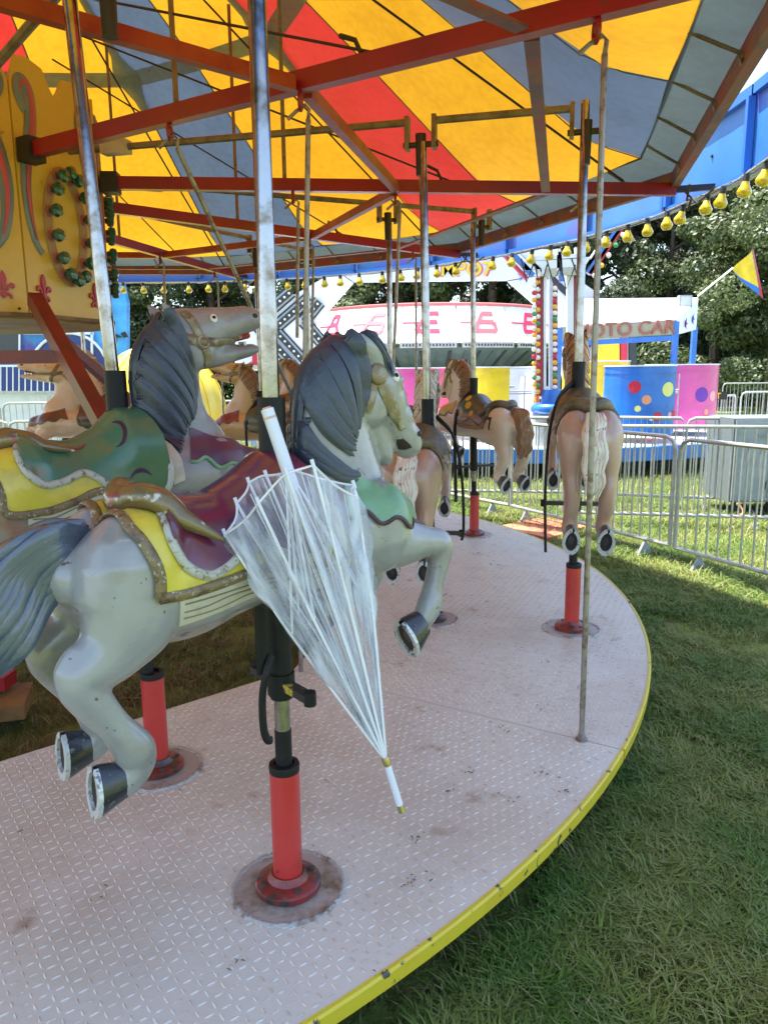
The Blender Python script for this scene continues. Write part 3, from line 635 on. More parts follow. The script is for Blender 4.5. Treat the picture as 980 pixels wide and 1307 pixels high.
for k in range(10):
    a0=SEAM+36*k-36; a1=a0+36; g=.045
    arc=[(RP*math.cos(R(a0+g+(a1-a0-2*g)*i/18)),RP*math.sin(R(a0+g+(a1-a0-2*g)*i/18))) for i in range(19)]
    inn=[(RI*math.cos(R(a1-g)),RI*math.sin(R(a1-g))),(RI*math.cos(R(a0+g)),RI*math.sin(R(a0+g)))]
    mb=MB(); mb.prism(arc+inn,(0,0,DZ-.012),(1,0,0),(0,1,0),.012); pl=mb.build('deck_plate',m_plate,deck)
    mb=MB(); rim=[(RP+.004,DZ-.044),(RP+.012,DZ-.042),(RP+.013,DZ-.003),(RP+.008,DZ+.003),(RP-.002,DZ+.003),(RP+.001,DZ-.012)]
    vs=[];n=len(rim)
    for i in range(25):
        t=R(a0+.12+(a1-a0-.24)*i/24); vs+=[(r*math.cos(t),r*math.sin(t),z) for r,z in rim]
    mb.add(vs,[(i*n+q,i*n+(q+1)%n,(i+1)*n+(q+1)%n,(i+1)*n+q) for i in range(24) for q in range(n)]+[tuple(range(n))[::-1],tuple(24*n+q for q in range(n))])
    mb.build('edge_band',m_edge,deck,True,30)
    mb=MB(); 
    for t in(a0+.6,a0+18,a1-.6): mb.beam((RI*math.cos(R(t))*.98,RI*math.sin(R(t))*.98,DZ-.05),((RP-.05)*math.cos(R(t)),(RP-.05)*math.sin(R(t)),DZ-.05),.05,.07)
    tag(mb.build('deck_beam',m_under,deck),kind='stuff')
    if k in(0,1,2,3):
        o=bpy.data.objects.new('tread_pattern',tread_mesh(a0,a1,R({0:-8,1:20,2:55,3:80}[k]))); C.objects.link(o); o.parent=deck; tag(o,kind='stuff')
m_plate_proxy=None
def post(r,a,tall=.36,lean=(0,0)):
    c=ring(r,a)-Vector((CX,CY,0)); rg=random.Random(int(r*10+a))
    tag_=MB(); tag_.lathe([(.0,.004),(.145,.004),(.150,.002),(.152,-.004)],c,48); wp=tag_.build('weld_plate',m_plate2,deck)
    mb=MB(); n=110; vs=[]
    for i in range(n):
        t=2*math.pi*i/n; rr=.150+rg.uniform(-.002,.003); w=.0085*rg.uniform(.8,1.3); h=.006*rg.uniform(.6,1.4)
        for dr,dz in((-w,.002),(-w*.5,h+.002),(w*.5,h+.002),(w,-.001)): vs.append(c+Vector(((rr+dr)*math.cos(t),(rr+dr)*math.sin(t),dz)))
    mb.add(vs,[(i*4+q,((i+1)%n)*4+q,((i+1)%n)*4+q+1,i*4+q+1) for i in range(n) for q in range(3)]); mb.build('weld_bead',m_steel,wp,True,0)
    mb=MB(); mb.lathe([(.085,.004),(.090,.008),(.090,.022),(.084,.028),(.056,.034),(.050,.042),(.046,.052)],c,36); fl=mb.build('socket_flange',m_redg,deck,True,40)
    for q in range(4):
        t=.5+q*math.pi/2; mb=MB(); mb.lathe([(.009,.026),(.009,.036),(.0,.037)],c+Vector((.070*math.cos(t),.070*math.sin(t),0)),6); mb.build('bolt',m_under,fl)
    mb=MB(); mb.lathe([(.040,.045),(.040,tall)],c,32); st=mb.build('pole_socket',m_red,deck,True,40)
    mb=MB(); mb.lathe([(.0405,tall-.010),(.0415,tall+.006),(.040,tall+.012),(.028,tall+.013),(.026,tall-.03)],c,32); mb.build('socket_collar',m_black,st,True,40)
for a in(AA,A2,A3,A4,A5):
    for r in({AA:3.96,A2:3.98,A3:3.93}.get(a,3.96),{AA:3.12,A2:3.20}.get(a,3.15)): post(r,a)
# ---------------- drum, legs ----------------
m_drum=mat('ochre_panel_paint',(.62,.41,.06),.42,0,noise=(.54,.34,.05),ns=3,nlo=.4,nhi=.7,noise2=(.30,.18,.05),ns2=14,n2lo=.66,n2hi=.74,bump=.05,bs=20,coat=.2)
m_wood=mat('brown_wood_lip',(.22,.12,.035),.6,0,noise=(.12,.06,.02),ns=5)
m_bscroll=mat('blue_grey_scroll',(.13,.17,.20),.4,0,noise=(.19,.22,.23),ns=6,nlo=.5,nhi=.7,coat=.3)
m_pscroll=mat('rose_scroll_line',(.50,.07,.10),.45)
m_fleur=mat('rose_fleur_paint',(.42,.045,.085),.45)
m_lamp=mat('dark_green_lamp',(.01,.085,.05),.2,0,coat=.6)
m_lampb=mat('rose_lamp_base',(.42,.12,.12),.45)
m_ovalb=mat('brown_oval_band',(.36,.20,.10),.5)
m_frame=mat('red_frame_paint',(.27,.006,.010),.42,0,noise=(.19,.006,.009),ns=4,nlo=.45,nhi=.7,noise2=(.10,.035,.02),ns2=11,n2lo=.63,n2hi=.72,coat=.25)
m_frameo=mat('orange_lit_frame',(.32,.05,.014),.45,0,noise=(.24,.02,.012),ns=5)  # red frame paint with the orange light on it mixed into the colour
m_rail=mat('weathered_rod',(.23,.17,.10),.5,.3,noise=(.12,.08,.05),ns=12,nlo=.45,nhi=.65)
m_rod=mat('galvanised_rod',(.30,.27,.24),.4,.6,noise=(.16,.11,.08),ns=25,nlo=.5,nhi=.65)
m_cable=mat('dark_cable',(.035,.02,.018),.6)
m_blkst=mat('greasy_black_steel',(.035,.028,.025),.5,.3)
drum=empty('centre_drum',(CX,CY,0)); tag(drum,'ochre yellow central drum with painted scrolls and green lamps','carousel centre')
RD,ZB,ZT=1.12,2.03,3.36; DA=-34
def dpt(k,z,r=RD): return Vector((r*math.cos(R(DA+36*k)),r*math.sin(R(DA+36*k)),z))
lampm=None
def panel_curve(par,A,U,Nn,pts,r,name,m,flat=.5,off=.0,tp=None):
    """pts in panel coordinates (metres from the left seam, metres up)"""
    mb=MB(); fn=lambda x,z,o: (A+U*x+Vector((0,0,z))+Nn*(o+off),Nn); line(mb,fn,pts,.0,r,flat,8,6,tp or True); return mb.build(name,m,par,True,50)
def fleur(par,A,U,Nn,x,z,s):
    mb=MB()
    def P(pts): mb.prism([(a*s,b*s) for a,b in pts],A+U*x+Vector((0,0,z))+Nn*.001,U,(0,0,1),.012)
    P([(0,1.0),(.12,.82),(.17,.55),(.10,.25),(.06,.05),(.14,-.12),(.09,-.32),(.0,-.38),(-.09,-.32),(-.14,-.12),(-.06,.05),(-.10,.25),(-.17,.55),(-.12,.82)])
    P([(.10,.02),(.22,.30),(.38,.42),(.52,.34),(.54,.18),(.44,.10),(.40,.20),(.30,.20),(.22,.02)]); P([(-.22,.02),(-.30,.20),(-.40,.20),(-.44,.10),(-.54,.18),(-.52,.34),(-.38,.42),(-.22,.30),(-.10,.02)])
    P([(.10,-.05),(.26,-.10),(.40,-.22),(.38,-.38),(.28,-.40),(.30,-.28),(.20,-.22),(.12,-.18)]); P([(-.12,-.18),(-.20,-.22),(-.30,-.28),(-.28,-.40),(-.38,-.38),(-.40,-.22),(-.26,-.10),(-.10,-.05)])
    mb.build('fleur_de_lis',m_fleur,par)
for k in range(-3,7):
    A=dpt(k,0);B=dpt(k+1,0); U=(B-A).normalized(); L=(B-A).length; Nn=U.cross(Vector((0,0,1))).normalized()
    if Nn.dot(A)<0: Nn=-Nn
    g=.006
    top=[(L-g,ZT-.16),(L-.06,ZT-.02),(L-.14,ZT),(L*.62,ZT-.02),(L*.55,ZT-.10),(L*.5,ZT-.14),(L*.45,ZT-.10),(L*.38,ZT-.02),(.14,ZT),(.06,ZT-.02),(g,ZT-.16)]
    poly=[(g,ZB),(L-g,ZB)]+top
    mb=MB(); mb.prism(poly,A-Nn*.018,U,(0,0,1),.018) if U.cross(Vector((0,0,1))).dot(Nn)>0 else mb.prism(poly,A,U,(0,0,1),.018)
    pan=mb.build('drum_panel',m_drum,drum)
    mb=MB(); mb.beam(dpt(k,ZB-.012,RD+.01),dpt(k+1,ZB-.012,RD+.01),.06,.02); mb.build('drum_lip',m_wood,drum)
    if k in(-2,-1,0,1):
        # scrolls: a left one and its mirror
        for mir in(0,1):
            f=(lambda x:x) if not mir else (lambda x:L-x)
            sc=[(.125,3.04),(.10,3.08),(.075,3.12),(.06,3.17),(.075,3.215),(.11,3.215),(.135,3.17),(.14,3.08),(.125,2.98),(.085,2.84),(.06,2.70),(.065,2.55),(.095,2.42),(.14,2.36)]
            sc=[(f(x),z) for x,z in sc]
            o=panel_curve(pan,A,U,Nn,sc[1:],.046,'scroll',m_bscroll,.35,.004,lambda t:.55+.45*math.sin(math.pi*min(1,t*1.1)) if t<.93 else .45)
            panel_curve(o,A,U,Nn,[(x+(.004 if mir else -.004)*0,z) for x,z in sc[3:13]],.017,'scroll_line',m_pscroll,.4,.018)
        # oval of lamps
        cx,cz,rx,rz=L*.52,2.53,.15,.295
        if k!=-1:
          ov=[(cx+math.cos(R(t))*rx,cz+math.sin(R(t))*rz) for t in range(0,361,20)]
          mb=MB(); fn=lambda x,z,o: (A+U*x+Vector((0,0,z))+Nn*o,Nn); line(mb,fn,ov,.003,.036,.25,8,2); band=mb.build('oval_band',m_ovalb,pan,True,50)
          for i in range(14):
            t=2*math.pi*(i+.5)/14; x=cx+math.cos(t)*rx; z=cz+math.sin(t)*rz; c=A+U*x+Vector((0,0,z))+Nn*.008
            mb=MB(); mb.lathe([(.030,0),(.030,.010),(.022,.014)],c,12,Nn); mb.build('lamp_base',m_lampb,band,True,40)
            mb=MB(); mb.lathe([(.015,.012),(.018,.030),(.032,.036),(.038,.054),(.032,.074),(.014,.080),(0,.080)],c,8,Nn); mb.build('lamp',m_lamp,band,True,25)
        fleur(pan,A,U,Nn,.12,2.14,.105); fleur(pan,A,U,Nn,L-.12,2.14,.105)
        for x,z in((.06,2.86),(L-.06,2.86),(.05,2.05),(L-.05,2.05)):
            mb=MB(); mb.lathe([(.008,0),(.007,.004),(0,.005)],A+U*x+Vector((0,0,z)),8,Nn); mb.build('screw',m_blkst,pan)
mb=MB(); mb.lathe([(0,ZB-.03),(RD*.96,ZB-.03),(RD*.96,ZB-.01),(0,ZB-.01)],(0,0,0),10); fo=mb.build('drum_floor',mat('varnished_wood',(.42,.24,.08),.5,0,noise=(.28,.14,.04),ns=4),drum); fo.rotation_euler=(0,0,R(DA))
mb=MB(); mb.tube([(0,0,0),(0,0,5.6)],.12,12); mb.build('centre_mast',m_frame,drum,True)
base_=drum; m_dred=mat('dark_red_strut',(.17,.010,.014),.4,0,noise=(.12,.01,.012),ns=5)
def wpt(p): return Vector(p)-Vector((CX,CY,0))
p0=atY(58,405,3.95); p1=atY(135,545,3.35); 
d=(p1-p0); p2=p0+d*1.9
mb=MB(); mb.beam(wpt(p0-d*.2),wpt(p2),.07,.07); mb.build('strut',m_dred,base_)
for s in(1,-1):
    a=(p0-Vector((CX,CY,p0.z)));
for ang in(120,240):
    M=Matrix.Rotation(R(ang),3,'Z'); mb=MB(); mb.beam(M@wpt(p0-d*.2),M@wpt(p2),.07,.07); mb.build('strut',m_dred,base_)
mb=MB(); mb.beam(wpt(atY(-140,458,4.05)),wpt(atY(84,455,3.8)),.05,.065); mb.build('cross_bar',m_dred,base_)
mb=MB(); mb.beam(wpt(atZ(-60,905,.1)),wpt(atZ(38,893,.1)),.30,.07); mb.build('outrigger_pad',m_wood,base_)
mb=MB(); mb.beam(wpt(atZ(-60,868,.19)),wpt(atZ(14,868,.19)),.12,.07); mb.build('outrigger_foot',m_frame,base_)
# ---------------- overhead frame ----------------
frame=empty('overhead_frame',(CX,CY,0)); tag(frame,'red steel sweeps, crank rods and hooks under the striped canopy','carousel frame')
ZS=2.86; SW=[SEAM+.9+35.9*k for k in range(-2,8)]
SW=[SEAM+36*k for k in range(-2,8)]
def q(r,a,z=ZS): return Vector((r*math.cos(R(a)),r*math.sin(R(a)),z))
def hook(par,p,down,m=m_rod):
    """eye and open hook hanging from a sweep"""
    mb=MB(); n=12; mb.tube([p+Vector((0,math.cos(2*math.pi*i/n)*.03,-.03+math.sin(2*math.pi*i/n)*.035)) for i in range(n+1)],.009,6); mb.build('eye_ring',m_frame,par,True)
    mb=MB(); mb.tube([p+Vector(v) for v in((-.055,.0,-.10),(-.02,0,-.07),(.02,0,-.045),(.035,0,-.06),(.03,0,-.10))],.008,6); mb.tube([p+Vector((.03,0,-.10)),p+Vector(down)],.011,8); return mb.build('hanger_rod',m,par,True)
for i,a in enumerate(SW):
    mb=MB(); mb.beam(q(RD+.02,a),q(4.80,a),.055,.075); s=mb.build('sweep',m_frame,frame)
    mb=MB(); mb.box(q(RD+.06,a),(.10,.10,.12),Matrix.Rotation(R(a),3,'Z')); mb.build('sweep_bracket',m_blkst,s)
    b=a+36
    for r,mm,zz,w in((2.95,m_frameo,ZS-.02,.05),(3.92,m_frame,ZS-.03,.055),(4.80,m_frame,ZS+.01,.06)):
        mb=MB(); 
        if r==3.92: mb.beam(q(r,a+.7,zz),q(r,b-.7,zz),.055,.012)
        elif r==2.95: mb.beam(q(r,a+.9,zz),q(r,b-.9,zz),.045,.055)
        else: mb.beam(q(r,a,zz+.05),q(r,b,zz+.05),.05,.10)
        mb.build('cross_beam' if r<4.5 else 'rim_beam',mm if r==2.95 else mat('rusty_rim',(.20,.085,.055),.55,.2,noise=(.28,.04,.03),ns=5,nlo=.45,nhi=.6,noise2=(.13,.06,.09),ns2=4,n2lo=.5,n2hi=.6),frame)
    # king rod and stays up to the canopy apex
    mb=MB(); mb.tube([q(.25,a,5.55),q(4.45,a,ZS+.05)],.008,6); mb.build('stay_cable',m_cable,frame)
    mb=MB(); mb.tube([q(.9,a,3.75),q(3.3,a,ZS+.04)],.006,6); mb.build('stay_cable',m_cable,frame)
    mb=MB(); mb.tube([q(2.25,a,ZS),q(2.25,a,4.45)],.013,8); mb.build('upright',m_rail,frame)
    # crank rod over the poles of this bay
    am=a+18-.2; am=AA+36*(i-1)+36*0
    p_in=q(RD+.08,am,ZS+.09); zc=ZS+.09
    if True:
        am=AA+36*(i-1)
        ro,ri=3.96,3.14
        segs=[(RD-.02,ri-.075),(ri+.075,ro-.075)]
        for r0,r1 in segs: mb=MB(); mb.tube([q(r0,am,zc),q(r1,am,zc)],.019,8); mb.build('crank_rod',m_rail,frame,True)
        for rr in(ri,ro):
            dz=-.12
            for e in(-.07,.07):
                mb=MB(); c=q(rr+e,am,zc-.055); mb.box(c,(.022,.055,.16),Matrix.Rotation(R(am),3,'Z')); mb.build('crank_web',m_rail,frame)
            mb=MB(); mb.tube([q(rr-.09,am,zc-.11),q(rr+.09,am,zc-.11)],.015,8); mb.tube([q(rr,am,zc-.06),q(rr,am,zc-.26)],[.028,.024],10); mb.build('crank_bearing',m_blkst,frame,True)
    am=AA+36*(i-1)
    # light bracket blocks
    mb=MB(); mb.box(q(RD+.28,am-0,zc),(.16,.07,.07),Matrix.Rotation(R(am),3,'Z')); mb.build('bearing_block',m_cream,frame)
# hangers of the deck
hz=ZS-.04
for a in SW:
    if a<-60 or a>120: continue
    ro=4.16
    mb=hook(frame,q(ro,a,hz),Vector(q(4.21,a,DZ+.006)-q(ro,a,hz)))
    hook(frame,q(2.95,a,hz),Vector(q(2.86,a,DZ-.03)-q(2.95,a,hz)))
for a in SW[2:4]:
    mb=MB(); mb.lathe([(.024,0),(.024,.006),(.016,.008),(.016,.02),(.012,.022)],q(4.21,a,DZ+.001),10); mb.build('rod_fitting',m_rod,frame,True,30)
p=q(2.2,SEAM,hz); hook(frame,p,Vector(q(2.80,SEAM+36,DZ)-p))
p=q(2.3,SEAM+36,hz); hook(frame,p,Vector((0,0,-.9)))
for a in SW[1:5]:
    mb=MB(); mb.tube([q(3.25,a,ZS+.04),q(3.22,a,ZS+.10),q(3.15,a,ZS+.13)],.010,6); mb.build('hook',m_blkst,frame)
# ---------------- canopy ----------------
def canvas(name,col,trf=.205):
    m=bpy.data.materials.new(name); m.use_nodes=True; t=m.node_tree; N=t.nodes; K=t.links.new; b=N['Principled BSDF']; out=N['Material Output']
    tr=N.new('ShaderNodeBsdfTranslucent'); mx=N.new('ShaderNodeMixShader'); mx.inputs[0].default_value=trf
    n=N.new('ShaderNodeTexNoise'); n.inputs['Scale'].default_value=2.2; n.inputs['Detail'].default_value=8; tc=N.new('ShaderNodeTexCoord'); K(tc.outputs['Object'],n.inputs['Vector'])
    n2=N.new('ShaderNodeTexNoise'); n2.inputs['Scale'].default_value=18; n2.inputs['Detail'].default_value=4; K(tc.outputs['Object'],n2.inputs['Vector'])
    ad=N.new('ShaderNodeMath'); ad.operation='ADD'; K(n.outputs['Fac'],ad.inputs[0]); K(n2.outputs['Fac'],ad.inputs[1])
    r=N.new('ShaderNodeMapRange'); r.inputs['From Min'].default_value=.8; r.inputs['From Max'].default_value=1.25; K(ad.outputs[0],r.inputs['Value'])
    c=N.new('ShaderNodeMix'); c.data_type='RGBA'; c.inputs[6].default_value=(*col,1); c.inputs[7].default_value=(col[0]*.86,col[1]*.80,col[2]*.78,1); K(r.outputs[0],c.inputs[0])
    K(c.outputs[2],b.inputs['Base Color']); K(c.outputs[2],tr.inputs['Color']); b.inputs['Roughness'].default_value=.6
    bp=N.new('ShaderNodeBump'); bp.inputs['Strength'].default_value=.12; bp.inputs['Distance'].default_value=.02; K(n.outputs['Fac'],bp.inputs['Height']); K(bp.outputs[0],b.inputs['Normal']); K(bp.outputs[0],tr.inputs['Normal'])
    K(b.outputs[0],mx.inputs[1]); K(tr.outputs[0],mx.inputs[2]); K(mx.outputs[0],out.inputs[0]); return m
cv_y=canvas('yellow_canvas',(.80,.41,.016)); cv_r=canvas('red_canvas',(.62,.035,.03)); cv_b=canvas('blue_canvas',(.09,.14,.225)); cv_g=canvas('grey_blue_canvas',(.10,.14,.15)); cv_s=canvas('reinforcement_canvas',(.26,.34,.37),.38)
can=empty('canopy',(CX,CY,0)); tag(can,'yellow, red and blue striped canvas roof glowing above the horses','canopy')
def rc(a,r):   # radius of the 10-sided outline in direction a for corner radius r
    d=((a-SEAM+18)%36)-18; d=((a-SEAM)%36)-18; return r*math.cos(R(18))/math.cos(R(d))
def zc_(r): return float(np.interp(r,[0,1,2,2.57,3.3,4.2,4.58,4.85],[5.9,5.3,4.68,4.34,3.82,3.15,3.05,2.96]))
def cone(a0,a1,r0,r1,m,name,dz=0,th=.006):
    mb=MB(); na,nr=6,14; vs=[]
    k0=SEAM+36*math.ceil((a0-SEAM)/36); al=[a0+(a1-a0)*i/na for i in range(na+1)]
    if a0<k0<a1: al=[a0+(k0-a0)*i/3 for i in range(4)]+[k0+(a1-k0)*i/3 for i in range(1,4)]
    for i,a in enumerate(al):
        for j in range(nr+1):
            rr=r0+(r1-r0)*j/nr; r_=rc(a,rr) ; sag=-.02*math.sin(math.pi*i/na)*min(1,rr/3); vs.append((r_*math.cos(R(a)),r_*math.sin(R(a)),zc_(rr)+dz+sag))
    mb.add(vs,[(i*(nr+1)+j,(i+1)*(nr+1)+j,(i+1)*(nr+1)+j+1,i*(nr+1)+j+1) for i in range(na) for j in range(nr)])
    return mb.build(name,m,can,True,0)
for k in range(10):
    a=SEAM+36*k
    cone(a,a+18.5,.15,4.56,cv_y,'canvas_stripe')
    cone(a+18.5,a+36,.15,4.56,(cv_b if k%2==0 else cv_r),'canvas_stripe')
    cone(a,a+36,4.56,4.84,cv_g,'canvas_border')
    for e in(0,18.5):
        mb=MB(); mb.tube([(rc(a+e,r_)*math.cos(R(a+e)),rc(a+e,r_)*math.sin(R(a+e)),zc_(r_)-.006) for r_ in np.linspace(.3,4.56,20)],.007,5,flat=.4); mb.build('canvas_seam',cv_g,can,True)
    mb=MB(); mb.tube([q(rc(a+t,4.56),a+t,zc_(4.56)-.004) for t in range(0,37,6)],.008,5); mb.build('hem_seam',cv_g,can,True)
    cone(a,a+36,2.54,2.66,cv_s,'canvas_reinforcement',-.014)
    # radial strap with a gusset where it crosses the ring
    mb=MB(); vs=[]
    for t in range(15):
        rr=.4+2.55*t/14; w=.035+.10*math.exp(-((rr-2.6)/.13)**2)
        for e in(-1,1): ax=a+math.degrees(e*w/rr); r_=rc(ax,rr); vs.append((r_*math.cos(R(ax)),r_*math.sin(R(ax)),zc_(rr)-.022))
    mb.add(vs,[(2*t,2*t+1,2*t+3,2*t+2) for t in range(14)]); mb.build('canvas_reinforcement',cv_s,can)
    for j in range(5):
        aa=a+4+7*j; r0=rc(aa,4.56); r1=rc(aa,4.82)
        mb=MB(); mb.tube([q(r0,aa,zc_(4.56)-.012),q((r0+r1)/2,aa,zc_(4.7)-.035),q(r1,aa,ZS+.05)],.009,6); mb.tube([q(r1-.05,aa-.5,ZS+.05),q(r1-.03,aa+.5,ZS+.03)],.013,6); mb.build('canvas_tie',m_rail,can,True)
# ---------------- rounding boards with bulbs ----------------
m_blue=mat('blue_board_paint',(.04,.19,.50),.35,0,noise=(.03,.15,.44),ns=2,nlo=.4,nhi=.7,noise2=(.10,.09,.45),ns2=1.6,n2lo=.55,n2hi=.7,bump=.05,bs=4,coat=.3)
m_bluef=mat('blue_board_rib',(.025,.14,.50),.4)
m_bulb=mat('yellow_bulb_glass',(.80,.60,.02),.12,0,coat=.6)
bg_=m_bulb.node_tree.nodes['Principled BSDF']; bg_.inputs['Transmission Weight'].default_value=.45; bg_.inputs['Subsurface Weight'].default_value=.3; bg_.inputs['Subsurface Radius'].default_value=(.03,.02,.005)
m_bulbs=mat('black_bulb_socket',(.02,.02,.02),.5)
rb=empty('rounding_boards',(CX,CY,0)); tag(rb,'blue metal rounding boards with a string of yellow bulbs round the rim','fascia boards')
RB=5.10; NB=30
mbb=MB(); mbb.mat(m_bulbs); mbb.lathe([(.0,.034),(.020,.034),(.024,-.016),(.0,-.018)],(0,0,0),10); mbb.mat(m_bulb); mbb.lathe([(.022,-.014),(.029,-.040),(.048,-.074),(.048,-.092),(.034,-.112),(.0,-.120)],(0,0,0),12)
bulb0=mbb.build('bulb',None,None,True,60); bulbme=bulb0.data; bpy.data.objects.remove(bulb0)
for k in range(NB):
    a0=360/NB*k; a1=a0+360/NB; n=4; z0,z1=2.84,3.38
    if 200<(a0%360)<270 : pass
    mb=MB(); vs=[]
    for i in range(n+1):
        t=R(a0+.08+(a1-a0-.16)*i/n)
        for r,z in((RB,z0),(RB,z1),(RB+.02,z1),(RB+.02,z0)): vs.append((r*math.cos(t),r*math.sin(t),z))
    mb.add(vs,[(i*4+p_,(i+1)*4+p_,(i+1)*4+(p_+1)%4,i*4+(p_+1)%4) for i in range(n) for p_ in range(4)]+[(3,2,1,0),(n*4,n*4+1,n*4+2,n*4+3)]); bd=mb.build('board_panel',m_blue,rb,True,40)
    for z,rr in((z1-.045,.03),(z0+.02,.018)):
        mb=MB(); vs=[]
        for i in range(n+1):
            t=R(a0+.1+(a1-a0-.2)*i/n)
            for r,zz in((RB-.003,z-rr),(RB-.003,z+rr),(RB-.035,z+rr),(RB-.035,z-rr)): vs.append((r*math.cos(t),r*math.sin(t),zz))
        mb.add(vs,[(i*4+p_,(i+1)*4+p_,(i+1)*4+(p_+1)%4,i*4+(p_+1)%4) for i in range(n) for p_ in range(4)]); mb.build('board_rail',m_bluef,bd,True,30)
    for t in(a0+.25,a1-.25) if k%3==0 else (a0+.25,):
        mb=MB(); mb.beam(q(RB-.03,t,z0+.04),q(RB-.03,t,z1-.08),.035,.045,(math.cos(R(t)),math.sin(R(t)),0)); mb.build('board_rib',m_bluef,bd)
    mb=MB(); mb.lathe([(.012,0),(.010,.008),(0,.01)],q(RB-.002,(a0+a1)/2,3.1),8,-q(1,(a0+a1)/2,0)); mb.build('screw',m_blkst,bd)
    # sill under the board
    mb=MB(); mb.beam(q(RB-.05,a0,z0-.015),q(RB-.05,a1,z0-.015),.09,.008); mb.build('sill',m_steel,rb)
    mb=MB(); mb.tube([q(RB-.10,a0+(a1-a0)*i/4,z0-.03+.006*math.sin(i*2.6+k)) for i in range(5)],.004,5); mb.build('light_wire',m_bluef,rb)
    for j in range(4):
        aa=a0+(j+.5)*3; b=bpy.data.objects.new('bulb',bulbme); C.objects.link(b); b.parent=rb; b.scale=(.88,)*3; b.location=q(RB-.10,aa+random.Random(k*3+j).uniform(-.4,.4),z0-.045); rg=random.Random(k*9+j); b.rotation_euler=(rg.uniform(-.2,.2),rg.uniform(-.2,.2),0)
for a in SW:
    mb=MB(); mb.beam(q(4.78,a,ZS),q(RB-.03,a,ZS+.02),.03,.04); mb.build('board_bracket',m_blkst,rb)
    mb=MB(); mb.tube([q(4.86,a-1,ZS+.02),q(4.9,a+.3,ZS-.06),q(4.97,a+1.2,ZS-.03),q(5.0,a+2.3,ZS-.09)],.008,6); mb.tube([q(4.86,a+1,ZS+.05),q(4.93,a-.8,ZS-.10),q(4.99,a-2,ZS-.02)],.007,6); mb.build('loose_cable',m_cable,rb,True)
# ---------------- umbrella hung on the nearest horse ----------------
def film():
    m=bpy.data.materials.new('clear_film'); m.use_nodes=True; t=m.node_tree; N=t.nodes; K=t.links.new; b=N['Principled BSDF']
    b.inputs['Base Color'].default_value=(.72,.76,.88,1); b.inputs['Roughness'].default_value=.14; b.inputs['Coat Weight'].default_value=.5
    tc=N.new('ShaderNodeTexCoord'); n=N.new('ShaderNodeTexNoise'); n.inputs['Scale'].default_value=22; n.inputs['Detail'].default_value=4; n.inputs['Distortion'].default_value=.5; 
    dt=[]
    for e in FE:
        d=N.new('ShaderNodeVectorMath'); d.operation='DOT_PRODUCT'; K(tc.outputs['Object'],d.inputs[0]); d.inputs[1].default_value=e; dt.append(d)
    hh=N.new('ShaderNodeMath'); hh.operation='ADD'; hh.inputs[1].default_value=.02; K(dt[2].outputs['Value'],hh.inputs[0]); cb=N.new('ShaderNodeCombineXYZ')
    for i in(0,1):
        dv=N.new('ShaderNodeMath'); dv.operation='DIVIDE'; K(dt[i].outputs['Value'],dv.inputs[0]); K(hh.outputs[0],dv.inputs[1]); K(dv.outputs[0],cb.inputs[i])
    m3=N.new('ShaderNodeMath'); m3.operation='MULTIPLY'; m3.inputs[1].default_value=.28; K(hh.outputs[0],m3.inputs[0]); K(m3.outputs[0],cb.inputs[2]); K(cb.outputs[0],n.inputs['Vector'])
    r=N.new('ShaderNodeMapRange'); r.inputs['From Min'].default_value=.42; r.inputs['From Max'].default_value=.68; r.inputs['To Min'].default_value=.12; r.inputs['To Max'].default_value=.68; K(n.outputs['Fac'],r.inputs['Value']); K(r.outputs[0],b.inputs['Alpha'])
    bp=N.new('ShaderNodeBump'); bp.inputs['Strength'].default_value=.9; bp.inputs['Distance'].default_value=.01; K(n.outputs['Fac'],bp.inputs['Height']); K(bp.outputs[0],b.inputs['Normal']); return m
m_uw=mat('lavender_white_plastic',(.66,.67,.78),.3,0,coat=.5); m_rib=mat('white_rib_plastic',(.74,.74,.80),.3,coat=.4); m_amber=mat('amber_cap',(.70,.20,.04),.25,0,noise=(.6,.42,.25),ns=40,coat=.6)
m_brass=mat('brass_ferrule',(.45,.36,.18),.3,.8)
U0=atY(341,522,1.655); U1=atY(513,1036,1.60); F=atY(493,972,1.604)
um=empty('umbrella',U1); tag(um,'folded clear plastic umbrella with white ribs hung against the nearest grey horse','umbrella')
L_=lambda p: Vector(p)-U1
ax=(U1-U0).normalized()
e1_=ax.cross(Vector((0,1,0))).normalized(); FE=(e1_,ax.cross(e1_).normalized(),-ax); m_film=film()
mb=MB(); mb.tube([L_(U0),L_(U0.lerp(U1,.19))],.0145,14); mb.build('handle',m_uw,um,True)
mb=MB(); mb.tube([L_(U0-ax*.004),L_(U0+ax*.022)],[.010,.0155],14); mb.build('handle_cap',m_amber,um,True)
mb=MB(); mb.tube([L_(U0.lerp(U1,.19)),L_(F)],.0065,10); mb.build('shaft',m_rib,um,True)
mb=MB(); mb.tube([L_(F-ax*.012),L_(F),L_(F+ax*.010)],[.009,.0105,.009],12); mb.build('crown_cap',m_brass,um,True)
mb=MB(); mb.tube([L_(F+ax*.008),L_(U1-ax*.018)],.0085,12); mb.build('tip',m_uw,um,True); mb=MB(); mb.tube([L_(U1-ax*.018),L_(U1)],.0088,12); mb.build('ferrule',m_brass,um,True)
tips=[(287,682,1.60),(302,642,1.645),(318,616,1.69),(340,607,1.70),(372,600,1.70),(452,620,1.68),(455,634,1.62),(400,594,1.545),(366,604,1.535),(330,642,1.54)]
T=[atY(*t) for t in tips]; nT=len(T); rg=random.Random(4); hem=[]
axp=lambda P: U0+ax*((P-U0).dot(ax))
